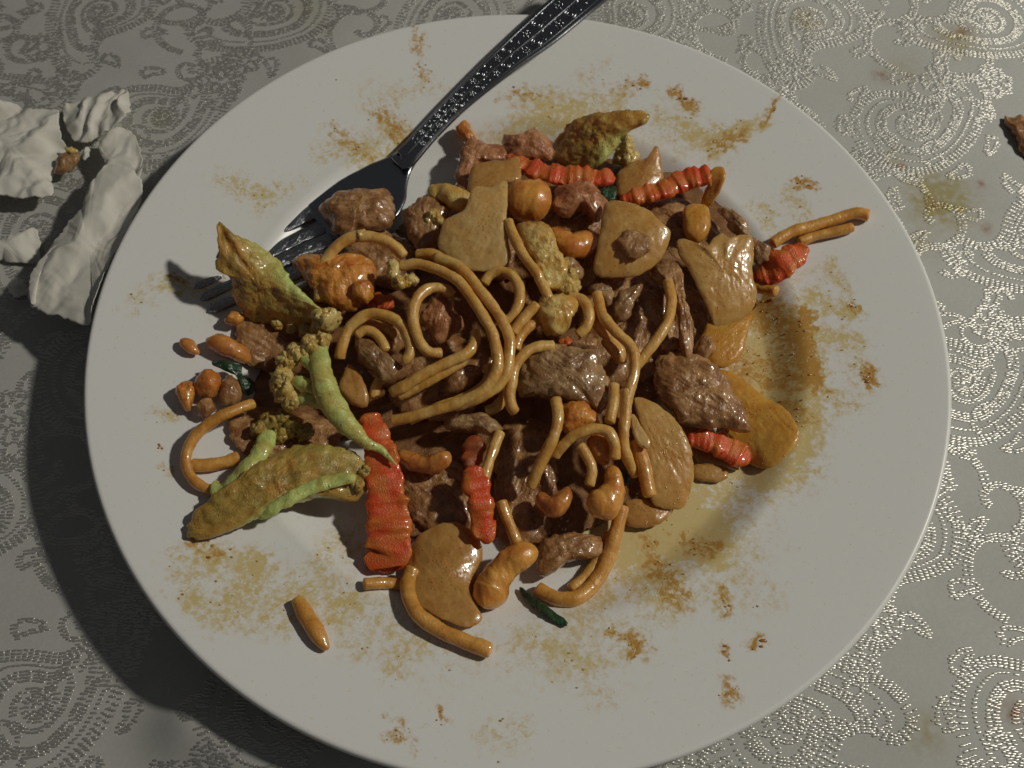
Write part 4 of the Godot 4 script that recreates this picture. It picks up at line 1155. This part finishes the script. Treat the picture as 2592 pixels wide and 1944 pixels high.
	cauliflower("upright cauliflower floret with a bright green stem, left of the carrots", [{"kind": "stem", "colours": GREEN, "flat": 0.8, "points": [[-63.6, 26.5, 9.6, 2.62], [-62.5, 27.5, 16, 3.18], [-61.2, 27.5, 22, 3.82], [-59.2, 26.5, 27.5, 4.24], [-56, 26.5, 32.6, 4.1], [-52.4, 25.5, 36.8, 3.32], [-48.8, 24.5, 40.3, 2.33], [-45.7, 23.5, 42.7, 1.56], [-42, 22.5, 43.9, 0.99], [-36.9, 21.5, 48.4, 0.57]]}, {"kind": "stem", "colours": GREEN, "flat": 0.9, "points": [[-60.6, 26.5, 23.8, 2.62], [-64.5, 26.5, 17.8, 2.26], [-69, 26.5, 13.6, 2.12]]}, {"kind": "stem", "colours": GREEN, "flat": 0.9, "points": [[-59.1, 25.5, 27, 2.55], [-65.4, 25.5, 23.7, 2.26], [-71.6, 24.5, 21.4, 1.84]]}, {"kind": "stem", "colours": GREEN, "flat": 0.9, "points": [[-57.6, 24.5, 29.8, 2.55], [-64, 23.5, 28, 2.19], [-70, 22.5, 26.8, 1.77]]}], [[-73.5, 25.5, 15.1, 3.47], [-70.8, 26.5, 12.9, 3.25], [-66.1, 27.5, 10.2, 3.47], [-62.5, 27.5, 8.6, 2.69], [-74.4, 24.5, 20.3, 3.39], [-73.4, 23.5, 25.1, 3.54], [-71.3, 22.5, 28, 3.18], [-74.1, 24.5, 16.9, 2.55], [-76, 22.5, 22, 2.69], [-68.5, 26.5, 12.1, 2.62]], FLORET)
	cauliflower("small cauliflower floret with a thin green stem in front of the left noodle loop", [{"kind": "stem", "colours": GREEN, "flat": 0.8, "points": [[-78.4, 16.4, 35.7, 3.11], [-79, 18.3, 40.9, 3.04], [-79.9, 20.7, 45.9, 2.9], [-82.6, 22.2, 50.8, 2.9], [-86, 20.8, 54.6, 2.76], [-89.2, 19.6, 57.3, 2.69], [-91.5, 18, 57.9, 6.73]]}], [[-81.7, 18.4, 35.9, 2.62], [-78.7, 16.9, 32.2, 3.26], [-74.8, 16.5, 31.2, 3.04], [-71.3, 15.5, 33.7, 3.47], [-67.4, 15.5, 35.2, 2.97], [-75.3, 14.5, 35.6, 3.32]], GREEN_BROWN)
	cauliflower("flat cauliflower wedge lying at the lower left of the heap", [{"kind": "wedge", "thick": 5, "dome": 2.5, "colours": GREEN_BROWN, "edge": GREEN, "points": [[-98.3, 20.7, 70.9, 0], [-97.4, 20.8, 65.6, 0], [-93, 21.5, 60.7, 0], [-84, 22.5, 53.4, 0.1], [-76.9, 19.9, 46.5, 0.1], [-69.7, 18.5, 42.1, 0.2], [-61.7, 19.5, 41.4, 0.3], [-53.6, 19.5, 42.6, 0.3], [-46.9, 18.5, 46.7, 0.2], [-45.3, 16.5, 52.1, 0], [-49.4, 14.5, 58.2, 0], [-59.5, 14.5, 57.3, 0.9], [-68.6, 17.4, 61, 1], [-77.6, 18.8, 65.7, 1], [-85.6, 18.4, 69.7, 0.3], [-93.3, 19.5, 72.4, 0]]}, {"kind": "stem", "colours": GREEN, "flat": 0.5, "points": [[-77.9, 20.8, 65.8, 1.77], [-68.8, 23.5, 61, 2.19], [-59.8, 22.5, 55.6, 2.4], [-48.9, 22, 52.7, 2.12]]}], [[-49.4, 17.5, 54, 3.04], [-47.4, 18.5, 49.8, 2.4], [-54.1, 19.5, 44.9, 2.12]], GREEN_BROWN)
	cauliflower("dark browned cauliflower wedge at the very top of the heap", [{"kind": "wedge", "thick": 4, "dome": 2, "colours": GREEN_BROWN, "edge": GREEN, "points": [[14.9, 14.2, -87.7, 0], [19.8, 19.3, -89.5, 0], [25.1, 22.3, -89.6, 0], [33, 26, -88.1, 0], [40.8, 28.8, -86.7, 0], [45.2, 29.9, -84.8, 0], [45.6, 28.6, -81.6, 0], [41.7, 25.8, -80.9, 0.1], [37.3, 22.5, -79.7, 0.9], [35.2, 19.8, -77, 1], [30.6, 17.5, -71.9, 1], [25.7, 14.5, -71.3, 0.2], [18.1, 11.5, -75, 0], [13, 10.5, -79.2, 0], [13, 11.2, -84.7, 0]]}], [[38.7, 20.2, -80.1, 2.33], [38.2, 17.7, -77.8, 3.32], [39.8, 16.1, -75.7, 3.33], [37.2, 14.8, -76.2, 2.91]], FLORET)
	cauliflower("small yellow cauliflower curl between the fork and the broad onion slice", [{"kind": "stem", "colours": FLORET, "flat": 0.9, "points": [[-32.5, 18.5, -55.7, 2.55], [-28.6, 19.5, -56.4, 3.19], [-24.7, 20.5, -54.4, 3.83], [-21.2, 20.5, -52.1, 3.97], [-17.9, 20.5, -53.1, 3.61], [-15.7, 20.5, -56.4, 2.62]]}], [[-30.3, 20.5, -45.5, 2.27], [-28.4, 20.5, -43.8, 2.13], [-31.8, 19.5, -44, 1.7]], FLORET)
	cauliflower("yellow cauliflower lump beside the broad pale onion slice", [{"kind": "wedge", "thick": 6, "dome": 2.5, "colours": FLORET, "edge": ONION_BROWN, "points": [[-1.2, 25.5, -37.6, 0.6], [3.2, 26.5, -38.3, 0.5], [8, 26.5, -37.9, 0.4], [11.6, 26.5, -33.1, 0.4], [12.6, 26.5, -27.1, 0.2], [15.5, 25.5, -22.3, 0], [17.3, 24.5, -17.9, 0], [19.4, 24.5, -14.8, 0], [19, 24.5, -12.3, 0], [14.4, 24.5, -12.2, 0], [9.4, 25.5, -12.7, 0], [6.9, 26.5, -16.7, 0], [4.7, 26.5, -21.7, 0.4]]}], [[13.7, 26.5, -21.8, 3.05], [16.5, 26.5, -17.2, 2.98], [18, 24.5, -14.8, 2.7], [14.7, 25.5, -14.5, 3.05]], FLORET)
	cauliflower("sauce-coated cauliflower lump right of the noodle coil", [{"kind": "wedge", "thick": 7, "dome": 2.5, "colours": FLORET, "edge": NOODLE_ORANGE, "points": [[7, 24.5, -9.6, 0.6], [11.5, 25.5, -10.7, 0.5], [17.9, 25.5, -10.4, 0.4], [19.6, 24.5, -7.4, 0.4], [17.4, 24.5, -1.6, 0.2], [15.1, 22.5, 1.7, 0], [11.6, 22.5, 3.1, 0], [7.4, 22.5, 0.6, 0.4], [5.9, 23.5, -4.5, 0.6]]}], [], FLORET)
	cauliflower("tiny pale cauliflower crumb at the start of the noodle coil", [{"kind": "stem", "colours": FLORET, "flat": 0.9, "points": [[-41, 29.5, -21, 1.56], [-41.1, 29.5, -16.9, 2.05], [-41.2, 29.5, -13.5, 1.77]]}], [[-41.7, 29.5, -19.3, 1.91], [-41.7, 29.5, -15.6, 1.98], [-39.5, 28.5, -13, 2.41], [-37.2, 27.5, -14, 2.33], [-35.2, 26.5, -15.1, 2.13]], FLORET)

	# cashews
	cashew("largest cashew, at the bottom of the heap on the plate", CASHEW, [[6.8, 16.5, 73.8, 3.39], [2.9, 16.5, 74.5, 3.96], [-1.5, 15.5, 76.9, 4.24], [-5.3, 14, 81.1, 4.88], [-7.5, 13.2, 85.5, 5.32], [-9.2, 15.6, 90.3, 3.69]])
	cashew("bright orange cashew with a round belly at the lower right of the heap", CASHEW, [[28.8, 21.5, 47.6, 2.83], [29.7, 21.5, 52.5, 3.26], [28.7, 20.5, 56.6, 4.46], [25.7, 19.5, 60.1, 5.73], [23.5, 17.5, 62.5, 4.6]])
	cashew("smaller split cashew left of the round-bellied one", CASHEW_DARK, [[15.8, 18.5, 53.6, 1.98], [14.7, 18.5, 56.8, 2.83], [12.1, 17.5, 59.9, 3.32], [8.6, 16.5, 58.6, 2.76], [7.2, 16.5, 54.8, 1.98]])
	cashew("dark curled cashew with one pale tip, right of the long carrot slice", CASHEW_DARK, [[-21.2, 17.5, 42.2, 3.39], [-23.8, 16.5, 45.1, 3.11], [-28.6, 14.5, 45.6, 2.97], [-33.8, 13.5, 43.6, 2.69], [-37.4, 13.5, 40.4, 1.98]])
	cashew("fat rounded cashew below the long flat carrot at the top", CASHEW, [[-5, 21.5, -51, 6.25], [-1.3, 22.5, -51, 7.31], [2.8, 23.5, -50.5, 7.81], [6.9, 23.5, -49.9, 7.95], [10.7, 22.5, -49.6, 7.03]])
	cashew("orange curved cashew left of the rounded onion petal", BEEF_ORANGE, [[10, 21.5, -39.2, 2.34], [12.9, 22.5, -35.9, 3.91], [16.9, 22.5, -32.5, 4.4], [21.3, 21.5, -33.7, 4.4], [25.6, 20.5, -38.4, 3.34]])
	cashew("reddish half cashew at the left end of the heap", CASHEW_DARK, [[-102.8, 18.5, 3.9, 2.26], [-98.8, 18.4, 5, 3.4], [-94, 17.1, 6.6, 3.12], [-89.9, 14.2, 8.2, 2.56], [-88.2, 13, 9.2, 1.56]])
	cashew("small pointed cashew bit beside the reddish half, at the left", CASHEW_DARK, [[-111.1, 19.1, 4.4, 1.49], [-108.1, 18.5, 6.4, 2.19], [-104.4, 17.8, 8.8, 1.63]])

	# noodles
	noodle("inner strand of the big noodle coil, ending under the dark cashew scrap", NOODLE, 1.81, [[-39.5, 28.5, -19.2], [-33.4, 29.7, -19.5], [-26.2, 30.7, -16.5], [-20, 31.3, -12.3], [-15.7, 31.5, -6.2], [-12.1, 31.4, -0.3], [-8.5, 30.8, 6.3], [-6.7, 29.9, 13.5], [-6.9, 28.7, 19.7], [-10.8, 26.9, 24.9], [-16.8, 25, 27.8], [-24.6, 23.2, 30.1], [-33, 21.3, 31.9], [-39.9, 19.5, 32.7]])
	noodle("outer strand of the big noodle coil, curving round its right side", NOODLE, 1.81, [[-34.8, 26.5, -25.4], [-29.6, 27.6, -24.8], [-24.8, 28.6, -22.1], [-20.1, 29.1, -19.3], [-27.6, 29.6, -22], [-21.8, 30.2, -19.7], [-16.7, 30.5, -15], [-12.7, 30.5, -9.3], [-8.7, 30.5, -3.7], [-5.2, 30.5, 2.2], [-3, 29.8, 8], [-2.8, 28.8, 14], [-3.9, 27.7, 19.6], [-6.8, 26.6, 24], [-13.5, 24.6, 27.2], [-20.3, 22.5, 28.9]])
	noodle("innermost loop of the coil around the heart-shaped meat", NOODLE, 1.81, [[-21.5, 26.5, -9.1], [-24.4, 27.6, -11.1], [-28.5, 28.6, -11], [-31.8, 29.2, -8.4], [-33.7, 29.3, -4], [-34, 28.7, 0.8], [-32.9, 28.2, 5.3], [-31.2, 27.6, 9.2], [-28.2, 26.6, 11.7], [-24.2, 25.5, 11.5]])
	noodle("noodle hooking under the heart-shaped meat to the left", NOODLE, 1.95, [[-13.8, 25.5, 3], [-14, 26.2, 7.4], [-15.6, 26.5, 11.1], [-19.6, 26.4, 13.8], [-25.7, 25.6, 16.6], [-31.7, 24.4, 19.8], [-36.8, 22.6, 22.5], [-40.4, 20.5, 23.4]])
	noodle("second noodle lying along the underside of the hooking one", NOODLE, 1.95, [[-17, 23.5, 12.6], [-21.7, 23.5, 15.8], [-27.5, 22.5, 19.2], [-32.9, 21, 21.6], [-38.4, 19.5, 24]])
	noodle("curl of noodle at the left of the coil", NOODLE, 1.81, [[-57.8, 20.5, 11.7], [-57.3, 22.4, 8], [-55.6, 24, 3.3], [-52.9, 25.3, -0], [-48.8, 26, -2.3], [-44.2, 26.5, -1.9], [-39.9, 26.5, 0.1], [-36.8, 26.5, 3.6], [-35.1, 26.4, 7.8], [-34.5, 25.8, 11], [-35.4, 25.1, 13.4], [-36.8, 24.5, 14.4]])
	noodle("short inner bow inside the left noodle curl", NOODLE, 1.81, [[-53, 22.5, 4], [-50.3, 22.5, 2], [-46.8, 22.5, 2.9], [-44.1, 22.5, 6.2], [-42.8, 22.5, 9.4]])
	noodle("small noodle ring right of the coil", NOODLE, 1.81, [[-11.9, 23.5, -15.7], [-9.8, 24.7, -18.7], [-6.3, 25.7, -19.6], [-2.7, 26.4, -17.8], [-0.3, 26.5, -14], [0.4, 26.4, -9.2], [-0.9, 25.7, -4.6], [-3.5, 24.7, -1.5], [-5.9, 23.5, -0.2]])
	noodle("short noodle running from the small ring up to the cauliflower lump", NOODLE, 1.81, [[-2, 25.5, 4], [0.3, 26.2, 0.4], [3.1, 26.8, -2.9], [6.2, 27.5, -6.2]])
	noodle("dull noodle pressed beside the short one, right of the coil", NOODLE_ORANGE, 1.77, [[-0.9, 22.5, 8.7], [0.1, 23, 4.6], [2.8, 23.5, 0.8], [6, 23.5, -2], [8.4, 23.5, -4.5]])
	noodle("noodle draped down over the edge of the broad pale onion slice", NOODLE, 1.81, [[-4.1, 28.5, -38.5], [-2.2, 29.2, -31.9], [0.5, 29.5, -25.3], [3.2, 29.5, -20.7], [6.1, 29.5, -16.2], [6.5, 28.9, -15.1], [8.6, 28.2, -11.1], [10, 27.5, -7.8]])
	noodle("hooked noodle over the left edge of the large dark meat slice", NOODLE, 1.81, [[11.7, 26.5, 8.7], [7.2, 27.2, 9.4], [3.1, 27.5, 11.3], [0.1, 27.2, 14.7], [-1.4, 26.5, 18.2], [-2, 25.7, 22.3], [-2.5, 24.5, 25.9], [-1.9, 23, 28.9], [-0.5, 21.5, 30.4]])
	noodle("bent noodle arching through the dark hollow at the right", NOODLE, 1.81, [[49.5, 24.5, -18], [50.1, 25.2, -12.4], [49.8, 25.9, -6.2], [48.2, 26.5, -0.6], [45.9, 26.5, 3.8], [43, 25.9, 7.9], [40.3, 24.9, 11.3], [37.2, 23.5, 14.8]])
	noodle("twisted noodle hanging down beside the large dark meat slice", NOODLE, 1.81, [[25.7, 25.5, -12.2], [26.4, 26.1, -7.3], [27.4, 26.7, -2.5], [29.7, 27.3, 1.8], [32.6, 27.5, 5.4], [35.6, 27.5, 8.5], [36.8, 27.5, 12.3], [36.8, 27.3, 17.6], [35.5, 26.7, 22.6], [34.4, 26.1, 27.2], [33.6, 25.5, 31.3]])
	noodle("noodle bow at the right side of the sauce-coated cauliflower lump", NOODLE, 1.81, [[16.1, 25.5, -10], [19.9, 26.1, -9.3], [22.3, 26.5, -6.2], [22.9, 26.5, -1.8], [21.9, 25.7, 1.4], [19.1, 24.5, 3.9]])
	noodle("noodle hanging from the large meat slice down to the dark hollow", NOODLE, 1.86, [[11.8, 26.5, 27.2], [12.4, 27.2, 31.9], [12.2, 27.1, 36.6], [11.2, 26.2, 40.2], [9.6, 24.8, 43.5], [7.7, 22.8, 47], [5.8, 20.4, 50.6], [4.1, 17.5, 53.8]])
	noodle("arched noodle above the bright cashew", NOODLE, 1.81, [[11.4, 21.5, 45], [13.9, 24, 42.4], [17.1, 26, 40], [20.7, 27.2, 38.7], [24.3, 27.5, 38], [27.6, 27.4, 38.8], [29.5, 26.7, 41.6], [29.9, 25.7, 44.3], [29.7, 24.5, 47]])
	noodle("short noodle leg hanging under the arched noodle", NOODLE, 1.67, [[19.1, 25.5, 42.3], [21.1, 25, 45.6], [22.7, 24.5, 48.9], [22.8, 23.5, 51.9], [22, 22.5, 55]])
	noodle("straight noodle stub beside the twisted hanging noodle", NOODLE, 1.77, [[30.3, 25.5, 21.5], [30.1, 26.2, 26.4], [29.5, 26.5, 31], [28.2, 26.5, 35.7]])
	noodle("noodle falling past the arched one towards the curved onion layer", NOODLE, 1.77, [[34, 26.5, 23.9], [33.9, 26.5, 29.4], [33.1, 26.2, 34.8], [32.8, 25.5, 39.5], [33.2, 23.5, 43.3], [34.9, 20.8, 46.8], [37.1, 17.5, 49.4]])
	noodle("broad noodle end lying on the curved onion layer", NOODLE_ORANGE, 2.23, [[36.8, 21.5, 38.8], [38, 21, 42.9], [39.2, 20.5, 47.3], [40.1, 19.5, 52.2], [41, 18.5, 56.7]])
	noodle("bottom noodle loop curving along the plate", NOODLE_ORANGE, 2.33, [[32.8, 13.5, 57.4], [31.7, 12.4, 62.9], [30, 11.3, 68.4], [28.3, 10.2, 73.5], [26, 9.4, 78], [22.9, 9.7, 82.5], [18.6, 10.8, 86], [14.1, 10.6, 86.6], [10.3, 9.4, 85.2], [6.4, 8.7, 82.8]])
	noodle("dark inner strand of the bottom noodle loop", NOODLE_ORANGE, 1.77, [[29.3, 9.5, 65.1], [26.9, 8.7, 71.1], [23.8, 8.5, 75.8], [20.4, 8.5, 79.9], [16.5, 8.9, 83.4]])
	noodle("long noodle tail reaching towards the front of the plate", NOODLE_ORANGE, 2.42, [[-30.8, 13.6, 78.3], [-31.9, 13.9, 81.7], [-31.9, 15.3, 85.3], [-30.7, 16.7, 89.5], [-28.6, 17.3, 93.1], [-24.7, 17.2, 96.1], [-19.6, 17.2, 98.9], [-14.3, 17.3, 101.1], [-9.9, 17.4, 102.6], [-6.5, 17.6, 103.6]])
	noodle("lone noodle stub on the bare front of the plate", NOODLE_ORANGE, 2.05, [[-64.1, 18.3, 89.4, 2], [-60.4, 18.8, 94.8, 2.5], [-57, 19.3, 99.5, 2.5], [-54.9, 19.6, 102.3, 1.9], [-53.1, 19.8, 104.5, 0.8]])
	noodle("short noodle piece under the foot of the long carrot slice", NOODLE_ORANGE, 1.95, [[-45.4, 15.7, 84.2], [-41.8, 14.6, 83.6], [-37.8, 13, 83.1], [-33.5, 11.6, 83]])
	noodle("wide noodle loop at the left edge of the heap", NOODLE_ORANGE, 1.81, [[-83.8, 19.6, 27.2], [-87.3, 22.1, 30.3], [-91.6, 23.4, 33.2], [-96.3, 22.8, 36.3], [-99.9, 22.3, 40.1], [-101.8, 21.5, 44.5], [-101.9, 20.7, 48.4], [-99.9, 20, 52.7], [-96.5, 19.1, 55.5], [-92.3, 18.2, 56.4], [-89.3, 17.6, 55.5]])
	noodle("noodle piece lying inside the wide left loop", NOODLE_ORANGE, 2.05, [[-100.9, 18.9, 48.4], [-95.9, 18, 48], [-91.3, 17.1, 46.6], [-86.8, 16.4, 44.3]])
	noodle("high noodle arch over the orange lump", NOODLE, 1.95, [[-66.5, 20.5, -9.9], [-66.7, 22.1, -15.1], [-66.4, 23.8, -20], [-64.2, 25.4, -24.5], [-60.7, 26.9, -28.3], [-56.4, 28, -30.7], [-52.1, 28.5, -31.6], [-54.3, 28.5, -30.8], [-50.1, 28.1, -31.2], [-45.4, 27.6, -30.1], [-41.4, 26.6, -27.8], [-38.4, 25.5, -24.8]])
	noodle("long orange noodle sticking out onto the right rim", NOODLE_ORANGE, 2.14, [[87.4, 18.4, -36.8], [94, 19.2, -41.3], [101.5, 19.9, -43.7], [109, 20.7, -45.9], [116.4, 21.9, -47.9], [121.6, 22.7, -46.5]])
	noodle("second noodle under the one on the right rim", NOODLE_ORANGE, 1.77, [[96.9, 18.2, -38], [101.8, 18.6, -40], [107.7, 19.5, -41.3], [113.1, 20.5, -42.1], [116, 21.1, -43]])
	noodle("short orange noodle end below the bright red carrot piece", NOODLE_ORANGE, 2.05, [[79.3, 11.5, -25.7], [84.2, 13, -22.5], [88.5, 15.5, -19.5]])
	noodle("noodle standing behind the short shiny carrot slice", NOODLE, 1.77, [[-5.2, 18.5, 35.4], [-7.1, 19.2, 40.8], [-8.6, 19.5, 46.1], [-10.1, 19.5, 52.1]])
	noodle("dim noodle deep in the hollow right of the short shiny carrot slice", NOODLE_ORANGE, 1.86, [[-4.8, 12.5, 56.1], [-3.4, 11.8, 60.1], [-1.4, 10.8, 64.9], [0.4, 9.5, 69.6]])
	noodle("noodle stub poking out left of the long brown strip", NOODLE_ORANGE, 2.23, [[28.5, 20.5, 2.8], [30.1, 21.2, 5.5], [32.2, 20.8, 8.1], [33.6, 19.5, 10.5]])
	noodle("dark noodle edge behind the left noodle curl", NOODLE_ORANGE, 1.77, [[-51.2, 20.5, -1.2], [-46.9, 20.5, -1.3], [-42.6, 20.2, 0.5], [-40.4, 19.5, 2.9]])
	noodle("third strand at the bottom of the big noodle coil, under the other two", NOODLE, 1.86, [[-9.8, 21.5, 13], [-9.1, 21, 16.6], [-11.1, 20.5, 20.6], [-15.4, 20, 23.9], [-21.5, 19.5, 26.4], [-28, 18.5, 28.7], [-34.7, 17.5, 31.7]])
	noodle("noodle half hidden behind the twisted hanging one", NOODLE, 1.77, [[24.7, 22.5, -7.8], [25.3, 22.5, -3.3], [27.4, 22.3, 0.6], [30.8, 21.7, 3.8], [33.3, 20.7, 7.2], [33.6, 19.5, 11.3]])
	noodle("noodle piece sunk between the coil and the large dark meat slice", NOODLE, 1.77, [[-1.2, 20.5, 12.4], [-1.8, 20, 17.2], [-3.5, 19.5, 21.9], [-6.2, 18.5, 26.1], [-10.2, 17.5, 28.3]])
	noodle("noodle crossing under the coil towards the teardrop onion wedge", NOODLE, 1.77, [[-41.5, 17.5, 11.4], [-44.1, 16.8, 15.5], [-46, 15.8, 19.3], [-46.6, 14.5, 22.9]])
